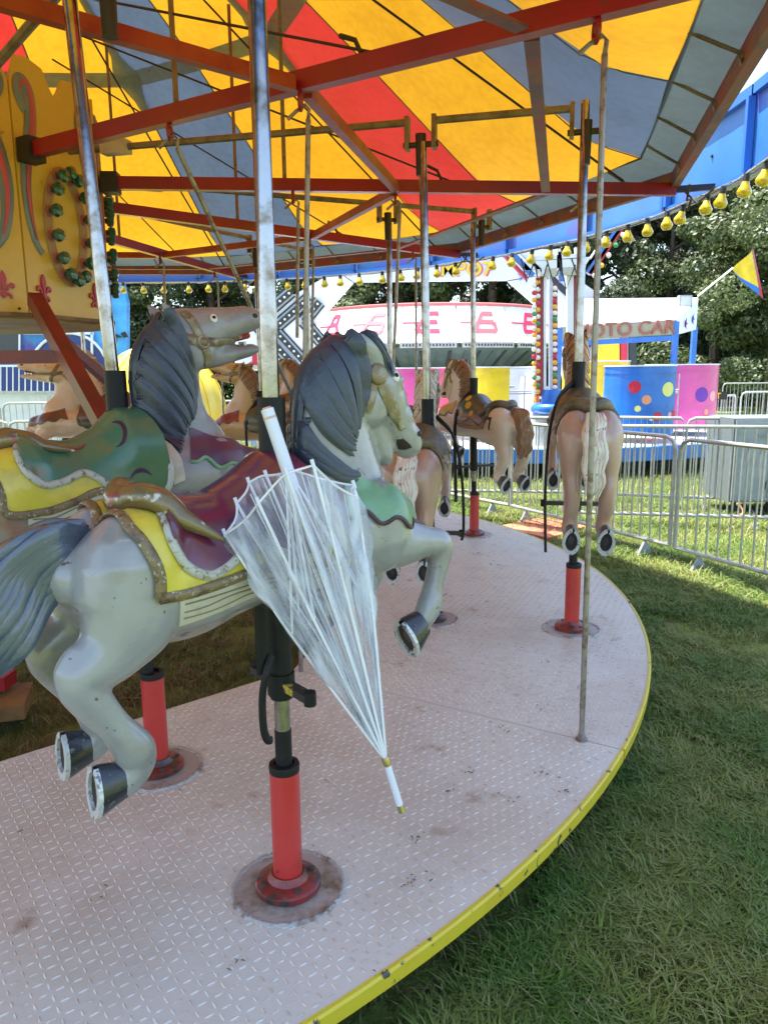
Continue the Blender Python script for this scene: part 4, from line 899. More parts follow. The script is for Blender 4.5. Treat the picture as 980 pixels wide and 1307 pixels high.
for i in range(nT):
    a=T[i];b=T[(i+1)%nT]; sub=8
    for j in range(sub):
        u=j/sub; p=a.lerp(b,u); c=axp(p); w=math.sin(math.pi*u); hem.append(p.lerp(c,.07*w)+ax*(.004*w*math.sin(i*2.1+1)))
H=len(hem); NL=46; vs=[]
ph=[rg.uniform(0,6.28) for _ in range(12)]
for j in range(NL):
    t=j/(NL-1)
    for i,h in enumerate(hem):
        c=F; base_p=h.lerp(c,t); a_=axp(base_p); rr=(base_p-a_)
        bul=1+.10*math.sin(math.pi*t)-.05*t; g=(1-t)
        wob=.13*math.sin(i*1.57+ph[0]+t*3)+.09*math.sin(i*2.9+ph[1]-t*5)+.07*math.sin(i*.9+t*17+ph[2])+.05*math.sin(i*4.3+t*31+ph[3])
        q_=a_+rr*(bul+wob*min(1,t*6+.15))
        if t>.96: q_=a_+(q_-a_)*1.0+(q_-a_).normalized()*.004
        vs.append(L_(q_))
mb=MB(); mb.add(vs,[(j*H+i,j*H+(i+1)%H,(j+1)*H+(i+1)%H,(j+1)*H+i) for j in range(NL-1) for i in range(H)]); mb.build('plastic_canopy',m_film,um,True,0)
mb=MB(); hp=[L_(p) for p in hem]+[L_(hem[0])]; mb.tube(hp,.0028,5); mb.build('hem_trim',m_rib,um,True)
for i,p in enumerate(T):
    mid=p.lerp(F,.45); mid=mid+(mid-axp(mid))*.10
    pts=[tuple(x) for x in cr([tuple(L_(p-ax*.002)),tuple(L_(p.lerp(F,.2)+(p-axp(p))*.03)),tuple(L_(mid)),tuple(L_(F))],6)]
    mb=MB(); mb.tube(pts,[.0034]*(len(pts)-1)+[.0026],6); rb_=mb.build('rib',m_rib,um,True)
    mb=MB(); mb.tube([L_(p-ax*.013),L_(p+ax*.006)],.0042,6); mb.build('rib_tip',m_uw,rb_,True)
    run=U0+ax*.17; m2=p.lerp(F,.42); m2=m2+(m2-axp(m2))*.06
    mb=MB(); mb.tube([L_(run+(p-axp(p))*.07),L_(m2)],.003,5); mb.build('stretcher',m_rib,rb_,True)
    # pleated strips gathered beside the rib
    b=T[(i+1)%nT]; e1=p.lerp(b,.25+rg.random()*.2); e1=e1.lerp(axp(e1),.2); e2=e1.lerp(F,.92)
    mb=MB(); mb.tube([L_(e1),L_(e1.lerp(e2,.5)+(e1-axp(e1))*rg.uniform(-.12,.12)),L_(e2)],.0028,5,flat=.5); mb.build('hem_fold',m_rib,rb_,True)
# ---------------- background paints ----------------
m_galv=mat('galvanised_tube',(.44,.45,.44),.42,.45,noise=(.34,.34,.32),ns=9,nlo=.45,nhi=.65)
m_wht=mat('white_ride_paint',(.78,.79,.82),.4,0,noise=(.66,.66,.68),ns=4,nlo=.5,nhi=.75)
m_lil=mat('lilac_white_paint',(.66,.65,.76),.4)
m_tubb=mat('blue_tub_paint',(.015,.16,.58),.3,0,noise=(.012,.13,.48),ns=4,coat=.4); m_tubp=mat('pink_tub_paint',(.66,.09,.33),.35,0,noise=(.58,.08,.30),ns=4,coat=.3); m_tuby=mat('yellow_tub_paint',(.75,.55,.02),.35,0,noise=(.66,.46,.02),ns=4,coat=.3)
m_or=mat('orange_spot',(.75,.30,.16),.4); m_rd=mat('red_ride_paint',(.52,.02,.05),.4); m_vi=mat('violet_spot',(.14,.03,.35),.4); m_ly=mat('lemon_spot',(.75,.72,.22),.4); m_pk=mat('pale_pink_spot',(.78,.35,.42),.4)
m_grb=mat('grey_cabinet_paint',(.27,.30,.32),.5,0,noise=(.22,.25,.27),ns=5); m_grd=mat('dark_cabinet_grey',(.15,.18,.19),.5)
m_ship=mat('green_grey_hull',(.055,.08,.07),.5,0,noise=(.08,.105,.095),ns=3); m_shipd=mat('dark_vent',(.02,.025,.025),.6); m_lites=mat('lit_bulb_white',(.85,.80,.62),.3)
m_mural=mat('blue_mural',(.03,.13,.42),.4,0,noise=(.05,.34,.62),ns=.9,nlo=.42,nhi=.62,noise2=(.10,.06,.30),ns2=1.7,n2lo=.52,n2hi=.66)
m_mur2=mat('teal_mural',(.07,.42,.75),.4,0,noise=(.03,.22,.62),ns=1.2,nlo=.45,nhi=.6,noise2=(.10,.05,.22),ns2=2.6,n2lo=.60,n2hi=.68)
m_navy=mat('navy_paint',(.02,.045,.20),.4); m_glassd=mat('dark_window',(.02,.035,.05),.1)
m_dome=mat('yellow_fibreglass',(.80,.60,.015),.3,0,noise=(.72,.52,.02),ns=2,coat=.5)
m_terra=mat('salmon_rubber_mat',(.56,.17,.085),.65,0,noise=(.48,.14,.07),ns=8,bump=.2,bs=60)
# ---------------- crowd barriers ----------------
BW,BH=2.3,1.07
mb=MB(); r=.10; fr=[(0,0,.12),(0,0,BH-r),(.03,0,BH-.03),(r,0,BH),(BW-r,0,BH),(BW-.03,0,BH-.03),(BW,0,BH-r),(BW,0,.12),(0,0,.12)]; mb.tube(fr,.019,8); fo=mb.build('frame',m_galv,None,True); frame_me=fo.data; bpy.data.objects.remove(fo)
mb=MB(); mb.tube([(0,0,.12),(0,0,BH)],.0085,6); fo=mb.build('bar',m_galv,None,True); bar_me=fo.data; bpy.data.objects.remove(fo)
mb=MB(); mb.add([(-.014,-.09,-.02),(.014,-.09,-.02),(.014,.09,-.02),(-.014,.09,-.02),(-.010,-.01,.10),(.010,-.01,.10),(.010,.01,.10),(-.010,.01,.10)],[(0,1,2,3),(4,7,6,5),(0,4,5,1),(1,5,6,2),(2,6,7,3),(3,7,4,0)]); fo=mb.build('foot',m_grb); foot_me=fo.data; bpy.data.objects.remove(fo)
def child(nm,me,par,loc,rot=0):
    o=bpy.data.objects.new(nm,me); C.objects.link(o); o.parent=par; o.location=loc; o.rotation_euler=(0,0,rot); return o
nfence=[0]
def barrier(a,b,label,z=0.0,bars=19):
    a=Vector(a);b=Vector(b); d=b-a; L=math.hypot(d.x,d.y); e=empty('crowd_barrier',(a.x,a.y,z),math.atan2(d.y,d.x)); e.scale=(L/BW,1,1); tag(e,label,'barrier','galvanised crowd barriers')
    child('frame',frame_me,e,(0,0,0))
    for i in range(bars): child('bar',bar_me,e,(BW*(i+1)/(bars+1),0,0))
    child('foot',foot_me,e,(.28,0,0)); child('foot',foot_me,e,(BW-.28,0,0))
    return e
def gp(u,v): p=atZ(u,v,0); return (p.x,p.y)
J=Vector((2.53,6.45)); dr=Vector((.40,-.917)).normalized(); dl=Vector((-.46,.89)).normalized()
barrier(J+dr*.03,J+dr*2.33,'nearest barrier, running out of the right edge in front of the grey cabinet',.04)
barrier(J+dr*2.36,J+dr*4.66,'barrier beyond the right edge, next after the nearest one',.03)
names=['barrier joined left of the nearest one, behind the platform edge horse','barrier behind the red socket post of the horse numbered 7','barrier seen between the horse numbered 7 and the nearest grey muzzle','barrier behind the nearest grey horse\'s head','barrier in front of the spaceship ride, far left end of the line']
p=J
for i in range(5):
    a=p-dl*-.03; b=p+dl*2.33; barrier(a,b,names[i],.05); p=b
    dl=(Matrix.Rotation(R([8,10,14,14,12][i]),2)@dl)
lab2=['barrier in the second row, its end behind the cabinet','barrier in the second row just right of the spotted blue tub','long barrier of the second row meeting the right edge']
def bpx(u,Y): return ((u-490)/960*Y,Y)
barrier(bpx(722,8.2),bpx(1010,7.75),lab2[0],.03); 
barrier(bpx(560,9.8),bpx(770,9.5),'barrier before the yellow tub, behind the pale horse\'s tail',.03)
barrier(bpx(772,9.3),bpx(872,9.0),lab2[1],.05,12); barrier(bpx(876,9.0),bpx(1120,8.6),lab2[2],.05)
barrier(bpx(898,14.4),bpx(935,15.3),'short angled barrier carrying the black sign with a yellow letter',.1,9)
barrier(bpx(942,15.5),bpx(1080,15.5),'barrier on the sunny grass between the cabinet and the woods',.15)
barrier(bpx(918,22),bpx(1000,22),'distant barrier in shade at the foot of the trees',.2,16); barrier(bpx(1000,22),bpx(1090,22),'farthest right distant barrier at the foot of the trees',.2,16)
for i in range(6):
    Y=13.6+.1*i; x0=-9.2+i*2.35
    barrier((x0,Y),(x0+2.3,Y+.08),['barrier at the far left in front of the blue ride','barrier below the head of the left tan horse','barrier right of the red strut, under the tan horse','barrier in front of the yellow dome','barrier right of the yellow dome','barrier behind the nearest chrome pole'][i],.12)
for i in range(2): barrier((-7.6+i*2.35,10.6),(-5.3+i*2.35,10.7),['low barrier close behind the left tan horse','low barrier beside the yellow dome'][i],-.02)
# ---------------- grey cabinet ----------------
cb=empty('power_cabinet',(4.38,8.55,0)); tag(cb,'grey metal power cabinet standing on the grass behind the barriers on the right','electrical cabinet')
mb=MB(); mb.box((.16,.35,.66),(1.15,.7,.96)); mb.build('case',m_grd,cb); 
mb=MB(); mb.box((-.18,-.015,.66),(.43,.02,.93)); dd=mb.build('door',m_grb,cb)
for x,z,w_,h_ in((-.18,1.08,.40,.02),(-.18,.22,.40,.02),(-.385,.65,.02,.88),(.025,.65,.02,.88),(-.06,.95,.16,.012)): mb=MB(); mb.box((x,-.032,z),(w_,.014,h_)); mb.build('door_frame',m_grb,dd)
for z in(.38,.92): mb=MB(); mb.box((.0,-.045,z),(.03,.02,.09)); mb.build('latch',m_grd,dd)
mb=MB(); mb.box((.20,-.012,.66),(.30,.012,.90)); mb.build('right_face',m_grd,cb)  # darker grey right face of the cabinet
for x in(-.3,.1,.5): mb=MB(); mb.tube([(x,.1,0),(x,.1,.18)],.03,6); mb.build('leg',m_blkst,cb)
rg=random.Random(9)
for k in range(5):
    mb=MB(); pts=[(-.35+.12*k+rg.uniform(-.05,.05),-.1,.18),(-.3+.12*k,-.15,.08),(-.5+.2*k+rg.uniform(-.1,.1),-.3,.015),(-.6+.3*k,-.5,.015)]; mb.tube([tuple(v) for v in cr(pts,4)],.012,6); mb.build('cable',m_blkst if k%3 else m_or,cb,True)
# ---------------- ramp mat ----------------
mt=empty('ramp_mat',(0,0,0)); tag(mt,'salmon coloured folding mat lying on the grass beside the far deck edge','mat')
A_,B_,C_,D_=[Vector(atZ(*p,.03)) for p in((634,674),(690,662),(752,672),(700,689))]
for s0,s1 in((0,.485),(.515,1)):
    P4=[A_.lerp(B_,s0),A_.lerp(B_,s1),D_.lerp(C_,s1),D_.lerp(C_,s0)]; mb=MB(); mb.add([(p.x,p.y,.01) for p in P4]+[(p.x,p.y,.05) for p in P4],[(3,2,1,0),(4,5,6,7),(0,1,5,4),(1,2,6,5),(2,3,7,6),(3,0,4,7)]); mb.build('mat_half',m_terra,mt)
# ---------------- teacup ride ----------------
TC=Vector((2.6,17.2,0)); tr_=empty('teacup_deck',TC); tag(tr_,'round white ride deck with a blue rim carrying the spotted tubs','ride platform')
mb=MB(); mb.lathe([(5.6,.48),(5.55,.52),(0,.53)],(0,0,0),64); mb.build('deck_top',m_wht,tr_,True,30)
mb=MB(); mb.lathe([(5.62,.27),(5.64,.28),(5.64,.49),(5.60,.50)],(0,0,0),64); mb.build('rim',m_tubb,tr_,True,30)
mb=MB(); mb.lathe([(3.4,.54),(3.4,.66),(3.3,.68),(0,.68)],(0,0,0),48); mb.build('turntable',m_grb,tr_,True,30)
for k in range(16):
    t=2*math.pi*k/16; mb=MB(); mb.beam((5.1*math.cos(t),5.1*math.sin(t),0),(5.1*math.cos(t),5.1*math.sin(t),.3),.10,.10,(1,0,0)); mb.build('support',m_shipd,tr_)
mb=MB(); mb.lathe([(5.0,.0),(5.0,.27)],(0,0,0),40); mb.build('underside_skirt',m_shipd,tr_)
def tub(c,r,z0,z1,m,gap,label,spots,gapw=38):
    """shell with a door gap centred at azimuth gap (deg)"""
    e=empty('spotted_tub',(c[0],c[1],0)); tag(e,label,'ride tub','spotted tubs of the spinning ride')
    def shell(r0,r1,za,zb,a0,a1,mm,nm,par,n=28):
        vs=[]
        for i in range(n+1):
            t=R(a0+(a1-a0)*i/n)
            for rr,z in((r0,za),(r1,za),(r1,zb),(r0,zb)): vs.append((rr*math.cos(t),rr*math.sin(t),z))
        b=MB(); b.add(vs,[(i*4+q_,i*4+(q_+1)%4,(i+1)*4+(q_+1)%4,(i+1)*4+q_) for i in range(n) for q_ in range(4)]+[(3,2,1,0),(n*4,n*4+1,n*4+2,n*4+3)]); return b.build(nm,mm,par,True,35)
    s=shell(r-.03,r,z0,z1,gap+gapw,gap+360-gapw,m,'shell',e); shell(r-.045,r-.033,z0,z1-.01,gap+gapw,gap+360-gapw,m_wht,'lining',s)
    shell(r-.06,r+.012,z1,z1+.02,gap+gapw,gap+360-gapw,m_wht,'rim',e); shell(r-.002,r+.01,z1-.11,z1-.095,gap+gapw,gap+360-gapw,m,'seam_band',s)
    mb=MB(); mb.lathe([(r-.05,z0),(r-.05,z0+.04),(0,z0+.04)],(0,0,0),24); mb.build('floor',m_grb,e); mb=MB(); mb.lathe([(.05,z0),(.05,z1-.35),(.22,z1-.33),(.22,z1-.30),(0,z1-.30)],(0,0,0),18); mb.build('wheel',m_grb,e,True,30)
    for z in(z1-.38,z1-.42): 
        mb=MB(); a0,a1=R(gap-gapw),R(gap+gapw); mb.tube([((r-.02)*math.cos(a0+(a1-a0)*i/6),(r-.02)*math.sin(a0+(a1-a0)*i/6),z) for i in range(7)],.012,6); mb.build('gate_bar',m_galv,e,True)
    mb=MB(); a=R(gap); mb.tube([((r-.02)*math.cos(a),(r-.02)*math.sin(a),z0+.1),((r-.02)*math.cos(a),(r-.02)*math.sin(a),z1-.12)],.01,6); mb.build('gate_bar',m_galv,e,True)
    for az,z,rad,mm in spots:
        b=MB(); n=16; vs=[]
        for k in range(n): t=2*math.pi*k/n; aa=R(az)+rad*math.cos(t)/r; vs.append(((r+.004)*math.cos(aa),(r+.004)*math.sin(aa),z+rad*math.sin(t)))
        vs.append(((r+.004)*math.cos(R(az)),(r+.004)*math.sin(R(az)),z)); b.add(vs,[(k,(k+1)%n,n) for k in range(n)]); b.build('spot',mm,s)
    return e
TZ0,TZ1=.66,1.74
sp=[(-118,1.42,.10,m_rd),(-100,1.22,.075,m_or),(-66,1.38,.115,m_ly),(-82,.95,.08,m_rd),(-60,.98,.045,m_pk),(-112,1.08,.05,m_ly),(-50,1.0,.05,m_rd),(-92,.92,.03,m_wht)]
tub(bpx(815,12.6),.60,TZ0,TZ1,m_tubb,-18,'blue spotted tub in front, right of the horse at the platform edge',sp,30)
tub(bpx(862,13.9),.66,TZ0,TZ1+.02,m_tubp,160,'pink spotted tub behind the blue one, at the right end of the ride',[(-75,1.25,.13,m_vi),(-52,1.22,.09,m_pk),(-65,.95,.05,m_or)],25)
tub(bpx(640,12.9),.62,TZ0,TZ1,m_tuby,-62,'yellow tub with a white inside, left of the light tower',[(-22,1.25,.13,m_rd)],26)
tub(bpx(537,13.6),.66,TZ0,TZ1,m_tubp,120,'pink spotted tub behind the pinkish brown horse',[(-118,1.3,.06,m_rd),(-84,1.2,.10,m_rd),(-62,1.0,.07,m_pk)],25)
tub(bpx(757,14.6),.62,TZ0,TZ1+.1,m_tuby,60,'yellow tub behind the horse at the platform edge',[(-64,1.3,.12,m_vi),(-52,1.1,.06,m_wht)],25)
tub(bpx(440,17.6),.66,TZ0,TZ1,m_tubb,60,'blue tub behind the nearest grey horse\'s neck',[(-90,1.2,.1,m_ly)],25)
# ---------------- light tower ----------------
lt=empty('light_tower',(0,0,0)); tag(lt,'slim ride tower with red posts, coloured bulbs and a blue ring base','ride tower')
Yt=12.0; tw=lambda u,v,dy=0: atY(u,v,Yt+dy)
m_mr=mat('maroon_post',(.30,.02,.035),.4)
bl=[mat('bulb_white_cap',(.80,.76,.68),.25),mat('bulb_amber_cap',(.80,.42,.03),.25),mat('bulb_red_cap',(.55,.03,.06),.25),mat('bulb_green_cap',(.03,.30,.10),.25)]
for u,w_,m_,v0,v1 in((688,.10,m_mr,348,505),(694.5,.04,m_wht,348,505),(702.5,.05,m_lil,348,500),(707.5,.07,m_mr,362,522),(727,.10,m_wht,346,505),(733,.05,m_mr,348,505)):
    mb=MB(); mb.beam(tw(u,v1),tw(u,v0),w_,.08,(0,1,0)); mb.build('post',m_,lt)
def bcol(u,v0,v1,n,sh=0,dy=-.06):
    for i in range(n):
        v=v0+(v1-v0)*i/(n-1); p=tw(u,v,dy); mb=MB(); mb.lathe([(.035,0),(.04,.02),(.03,.045),(0,.05)],p,8,(0,-1,0)); mb.build('bulb',bl[[0,1,0,0,2,1,0,3,1][(i+sh)%9]],lt,True,60)
bcol(686,352,500,18); bcol(681,365,500,16,3); bcol(707.5,368,518,20,2,-.07); bcol(739,352,440,9,4)
for a,b_,w_,m_ in(((668,340),(752,334),.13,m_wht),((676,331),(745,327),.07,m_wht),((684,348),(742,346),.12,m_cream),((690,333),(690,350),.10,m_wht),((712,318),(712,346),.06,m_wht),((736,316),(738,350),.07,m_wht),((713,322),(716,360),.05,m_tubb),((748,348),(806,262),.13,m_tubb),((752,350),(809,266),.07,m_rd),((745,345),(802,259),.06,m_wht),((648,318),(680,352),.07,m_tubb),((640,322),(672,356),.05,m_rd),((655,312),(688,345),.05,m_wht)):
    mb=MB(); mb.beam(tw(*a,-.05),tw(*b_,-.05),w_,.10,(0,1,0)); mb.build('arm',m_,lt)
for i in range(7):
    p=tw(758+i*9,352-i*13,-.12); mb=MB(); mb.lathe([(.035,0),(.04,.02),(0,.05)],p,8,(0,-1,0)); mb.build('bulb',bl[[0,1,0,3][i%4]],lt,True,60)
for k in range(5):
    mb=MB(); rr=random.Random(k); a=tw(665+k*16,330,-.1); b_=tw(680+k*18,338,-.1); mb.tube([a,a.lerp(b_,.5)+Vector((0,0,-.3-.1*k%.2)),b_],.012,5); mb.build('cable',m_cable,lt,True)
bc=tw(704,512); mb=MB(); mb.lathe([(.17,bc.z-.12),(.17,bc.z+.18)],(bc.x,bc.y,0),20); mb.build('hub',m_tubb,lt,True,40)
mb=MB(); mb.tube([(bc.x+.24*math.cos(2*math.pi*i/24),bc.y+.24*math.sin(2*math.pi*i/24),bc.z-.12) for i in range(25)],.09,10,cap=False); mb.build('ring_float',m_tubb,lt,True)
mb=MB(); mb.lathe([(.30,.5),(.30,bc.z-.2),(.1,bc.z-.15)],(bc.x,bc.y,0),16); mb.build('base',m_grb,lt,True,40)
# ---------------- spaceship ride ----------------
SC=Vector((1.75,27,0)); ss=empty('spaceship_ride',SC); tag(ss,'saucer shaped ride with white panels, red glyphs and a green grey hull','fairground ride')
def ringpanel(prof,a0,a1,n,m_,nm,par,smooth=True):
    vs=[];k=len(prof)
    for i in range(n+1):
        t=R(a0+(a1-a0)*i/n); vs+=[(r_*math.cos(t),r_*math.sin(t),z) for r_,z in prof]
    mb=MB(); mb.add(vs,[(i*k+j,(i+1)*k+j,(i+1)*k+(j+1)%k,i*k+(j+1)%k) for i in range(n) for j in range(k)]+[tuple(range(k))[::-1],tuple(n*k+j for j in range(k))]); return mb.build(nm,m_,par,smooth,30)
glyph=[[(-.42,0),(-.25,0),(-.05,.45),(.30,.45),(.30,.36),(.02,.36),(-.06,.22),(.26,.22),(.34,-.12),(-.36,-.12)],]
def gl(par,az,m_,kind):
    def P(x,z):
        t=R(az)+x/4.45; zz=2.62+.22+z*1.15; f=(zz-2.5)/1.1; r_=4.62-.60*f+.012; return (r_*math.cos(t),r_*math.sin(t),zz)
    segs={0:[(-.30,.50,.18,.50),(-.30,.50,-.02,.02)],}
    lines=[((-.05,.45),(.32,.45)),((-.05,.45),(-.36,.0)),((-.36,.0),(.30,.0)),((-.20,.23),(.30,.23)),((.32,.23),(.32,.0))] if kind==0 else [((-.05,.45),(.30,.45)),((-.05,.45),(-.38,.0)),((-.38,.0),(.32,.0)),((-.22,.23),(.26,.23))]
    if kind==2: lines=[((-.10,.48),(.18,.48)),((-.10,.48),(-.10,.25)),((.18,.48),(.20,.25)),((-.10,.25),(.20,.25)),((-.16,.25),(-.20,.0)),((-.20,.0),(.42,.0)),((.20,.25),(.42,.0))]
    lines.append(((-.80,.22),(-.2,.22)))
    for i,(a,b_) in enumerate(lines):
        w=.05 if i<len(lines)-1 else .015
        dx,dz=b_[0]-a[0],b_[1]-a[1]; L=math.hypot(dx,dz); nx,nz=-dz/L*w,dx/L*w
        mb=MB(); v=[P(a[0]+nx,a[1]+nz),P(b_[0]+nx,b_[1]+nz),P(b_[0]-nx,b_[1]-nz),P(a[0]-nx,a[1]-nz)]; v2=[Vector(x)*1.004 for x in v]; mb.add(v+v2,[(0,1,2,3),(7,6,5,4),(0,4,5,1),(1,5,6,2),(2,6,7,3),(3,7,4,0)]); mb.build('glyph_stroke',m_,par)
m_gl=mat('faded_red_glyph',(.62,.12,.14),.5); m_gl2=mat('red_studded_glyph',(.50,.02,.07),.5)
for k in range(16):
    a0=-174+22.5*k; a1=a0+22.5
    wp=ringpanel([(4.62,2.5),(4.02,3.6),(3.9,3.6),(4.5,2.5)],a0+.2,a1-.2,5,m_wht,'white_panel',ss)
    if a0>20: continue
    gl(wp,(a0+a1)/2,m_gl2 if k%2 else m_gl,[0,2,0,1,0,1,2,0][k%8])
    ringpanel([(4.66,2.36),(4.66,2.52),(4.60,2.52),(4.60,2.36)],a0+1,a1-1,5,m_galv,'vent_strip',ss)
    for j in range(16): mb=MB(); t=a0+2.3+j*1.2; mb.beam((4.67*math.cos(R(t)),4.67*math.sin(R(t)),2.40),(4.67*math.cos(R(t)),4.67*math.sin(R(t)),2.47),.045,.02,(math.cos(R(t)),math.sin(R(t)),0)); mb.build('vent_hole',m_shipd,wp) if j%1==0 else 0
    hp=ringpanel([(4.6,2.38),(3.2,1.45),(3.1,1.5),(4.5,2.45)],a0,a1,5,m_ship,'hull_panel',ss)
    for j in range(4):
        t=a0+3+5.5*j; mb=MB(); mb.beam((4.45*math.cos(R(t)),4.45*math.sin(R(t)),2.27),(3.4*math.cos(R(t)),3.4*math.sin(R(t)),1.57),.10 if j%2 else .03,.03); mb.build('hull_rib',m_shipd if j%2 else m_ship,hp)
ringpanel([(4.03,3.59),(4.05,3.67),(3.9,3.70),(3.9,3.59)],0,360,48,mat('faded_red_roof_edge',(.62,.16,.16),.6),'roof_edge',ss)
mb=MB(); mb.lathe([(3.95,3.62),(2.0,3.66),(0,3.68)],(0,0,0),32); mb.build('roof',m_wht,ss,True,0)
mb=MB(); mb.lathe([(3.1,0),(3.1,1.5)],(0,0,0),32); mb.build('base',m_shipd,ss)
# arch in front of it
ar=empty('ride_arch',(0,21,0)); tag(ar,'white entrance arch with zigzag light strips in front of the saucer ride','entrance arch')
Ya=21; aw=lambda u,v,dy=0: atY(u,v,Ya+dy)-Vector((0,21,0))
def plate(par,pts,m_,nm,dy=0,th=.12,Y=Ya):
    P=[atY(u,v,Y+dy)-Vector(par.location if par.type=='EMPTY' else (0,21,0)) for u,v in pts]; mb=MB(); mb.prism([(p.x,p.z) for p in P],(0,P[0].y+th,0),(1,0,0),(0,0,1),th); return mb.build(nm,m_,par)
plate(ar,[(425,318),(715,318),(722,345),(646,358),(452,360),(430,345)],m_lil,'top_beam')
plate(ar,[(428,346),(451,361),(398,421),(412,468),(300,475),(300,420)],m_wht,'left_leg'); plate(ar,[(648,359),(722,346),(800,400),(806,500),(722,500),(700,405)],m_lil,'right_leg')
m_zd=mat('dark_zigzag',(.02,.03,.035),.5); m_zg=mat('grey_zigzag',(.35,.38,.40),.5)
def zz(pts,w,m_,dy,lights=False):
    for a,b_ in zip(pts[:-1],pts[1:]):
        mb=MB(); mb.beam(aw(*a,dy),aw(*b_,dy),.03,w,(0,0,1)); 
        A=aw(*a,dy);B=aw(*b_,dy); d_=(B-A).normalized(); n_=Vector((0,1,0)).cross(d_); mb=MB(); mb.add([A+n_*w/2,B+n_*w/2,B-n_*w/2,A-n_*w/2]+[v+Vector((0,-.03,0)) for v in(A+n_*w/2,B+n_*w/2,B-n_*w/2,A-n_*w/2)],[(0,1,2,3),(7,6,5,4),(0,4,5,1),(1,5,6,2),(2,6,7,3),(3,7,4,0)]); s=mb.build('zigzag_strip',m_,ar)
        if lights:
            n=max(2,int((B-A).length/.16))
            for i in range(n): mb=MB(); mb.lathe([(.035,0),(.03,.03),(0,.04)],A.lerp(B,(i+.5)/n)+Vector((0,-.035,0)),6,(0,-1,0)); mb.build('light',m_lites,s)
for dx,dy_ in((0,0),(26,8),(52,22)):
    pts=[(372+dx*.9,372+dy_),(326+dx*.9,412+dy_),(372+dx*.9,462+dy_)]
    if dx==52: pts=[(408,385),(388,410),(420,448)]
    zz(pts,.36,m_zd,-.02); zz(pts,.26,m_zg,-.06); zz(pts,.16,m_zd,-.10,True)
for i in range(3): plate(ar,[(322+i*10,440+i*7),(329+i*10,446+i*7),(329+i*10,466),(322+i*10,466)],m_rd,'red_stripe',-.05,.04)
plate(ar,[(290,466),(420,466),(420,471),(290,471)],m_cream,'ledge',-.1,.2)
for s_ in((752,380),(770,372),(788,395)): pass
zz([(700,352),(742,392),(742,470)],.16,m_zd,-.02); zz([(722,440),(752,400),(796,398)],.2,m_zd,-.04); zz([(722,470),(760,425)],.25,m_zd,-.05,True); 
plate(ar,[(758,430),(764,412),(776,400),(790,420),(790,500),(758,500)],m_tuby,'door_panel',-.3,.1); plate(ar,[(752,400),(760,388),(800,420),(800,500),(792,500),(792,424),(776,398),(760,414)],m_rd,'door_frame',-.32,.1); plate(ar,[(744,388),(766,374),(812,412),(812,500),(803,500),(803,418),(766,384),(750,398)],m_zd,'door_edge',-.34,.1)
for u,v in((668,352),(690,366)):
    n=5; P=[]
    for i in range(10):
        rr=8 if i%2==0 else 3; a=math.pi/2+i*math.pi/5; P.append((u+rr*math.cos(a),v-rr*math.sin(a)))
    plate(ar,P,m_tubb,'star',-.04,.03)
def text(s,loc,size,m_,par,nm='lettering',th=.01,rotz=0,bold=True):
    c=bpy.data.curves.new('t','FONT'); c.body=s; c.size=size; c.extrude=th; c.align_x='LEFT'; c.offset=.012*size if bold else 0
    o=bpy.data.objects.new('t',c); C.objects.link(o); dg=bpy.context.evaluated_depsgraph_get(); me=bpy.data.meshes.new_from_object(o.evaluated_get(dg)); bpy.data.objects.remove(o); me.materials.clear(); me.materials.append(m_)
    t=bpy.data.objects.new(nm,me); C.objects.link(t); t.parent=par; t.location=loc; t.rotation_euler=(math.pi/2,0,rotz); return t
m_ytx=mat('yellow_letter',(.80,.52,.03),.4); m_rtx=mat('rose_letter_edge',(.62,.10,.20),.4)
l0=aw(562,352,-.03); text('MPO7',l0,.50,m_ytx,ar,th=.015).scale=(1.05,1,1)
text('MPO7',l0+Vector((-.025,.02,-.02)),.535,m_rtx,ar,th=.005).scale=(1.05,1,1)
# ---------------- entrance shelter ----------------
sh_=empty('ticket_shelter',(0,15,0)); tag(sh_,'white peaked shelter on blue posts with red lettering along its front','shelter')
sw=lambda u,v,Y: atY(u,v,Y)-Vector((0,15,0))
fa=sw(714,415,15); fb=sw(863,407,15); ra=sw(735,391,16.6); rb2=sw(889,380,16.6); 
ra.z=rb2.z
mb=MB(); mb.add([fa,fb,rb2,ra]+[v+Vector((0,0,-.03)) for v in(fa,fb,rb2,ra)],[(0,1,2,3),(7,6,5,4),(0,4,5,1),(1,5,6,2),(2,6,7,3),(3,7,4,0)]); mb.build('roof_sheet',m_wht,sh_)
fl=Vector((0,0,-.31)); mb=MB(); g=[fa+Vector((.02,-.01,-.04)),fb+Vector((-.02,-.01,-.04)),fb+Vector((-.02,-.01,-.30)),fa+Vector((.02,-.01,-.30))]; mb.add(g+[v+Vector((0,.03,0)) for v in g],[(0,1,2,3),(7,6,5,4),(0,4,5,1),(1,5,6,2),(2,6,7,3),(3,7,4,0)]); mb.build('fascia',mat('cream_fascia',(.36,.34,.24),.4),sh_)
mb=MB(); mb.beam(fa+Vector((0,0,-.36)),fb+Vector((0,0,-.36)),.07,.10); mb.build('front_rail',m_tubb,sh_)
gb=[fb,rb2,rb2+Vector((0,0,-.66)),fb+Vector((0,0,-.30))]; mb=MB(); mb.add(gb+[v+Vector((.03,0,0)) for v in gb],[(0,1,2,3),(7,6,5,4),(0,4,5,1),(1,5,6,2),(2,6,7,3),(3,7,4,0)]); gab=mb.build('gable',m_wht,sh_)
for p_,zt in((fb,fb.z-.05),(fa,fa.z-.05),(rb2,rb2.z-.6),(ra,ra.z-.6)): mb=MB(); mb.beam((p_.x,p_.y+.02,-0),(p_.x,p_.y+.02,zt),.10,.10,(1,0,0)); mb.build('post',m_tubb,sh_)
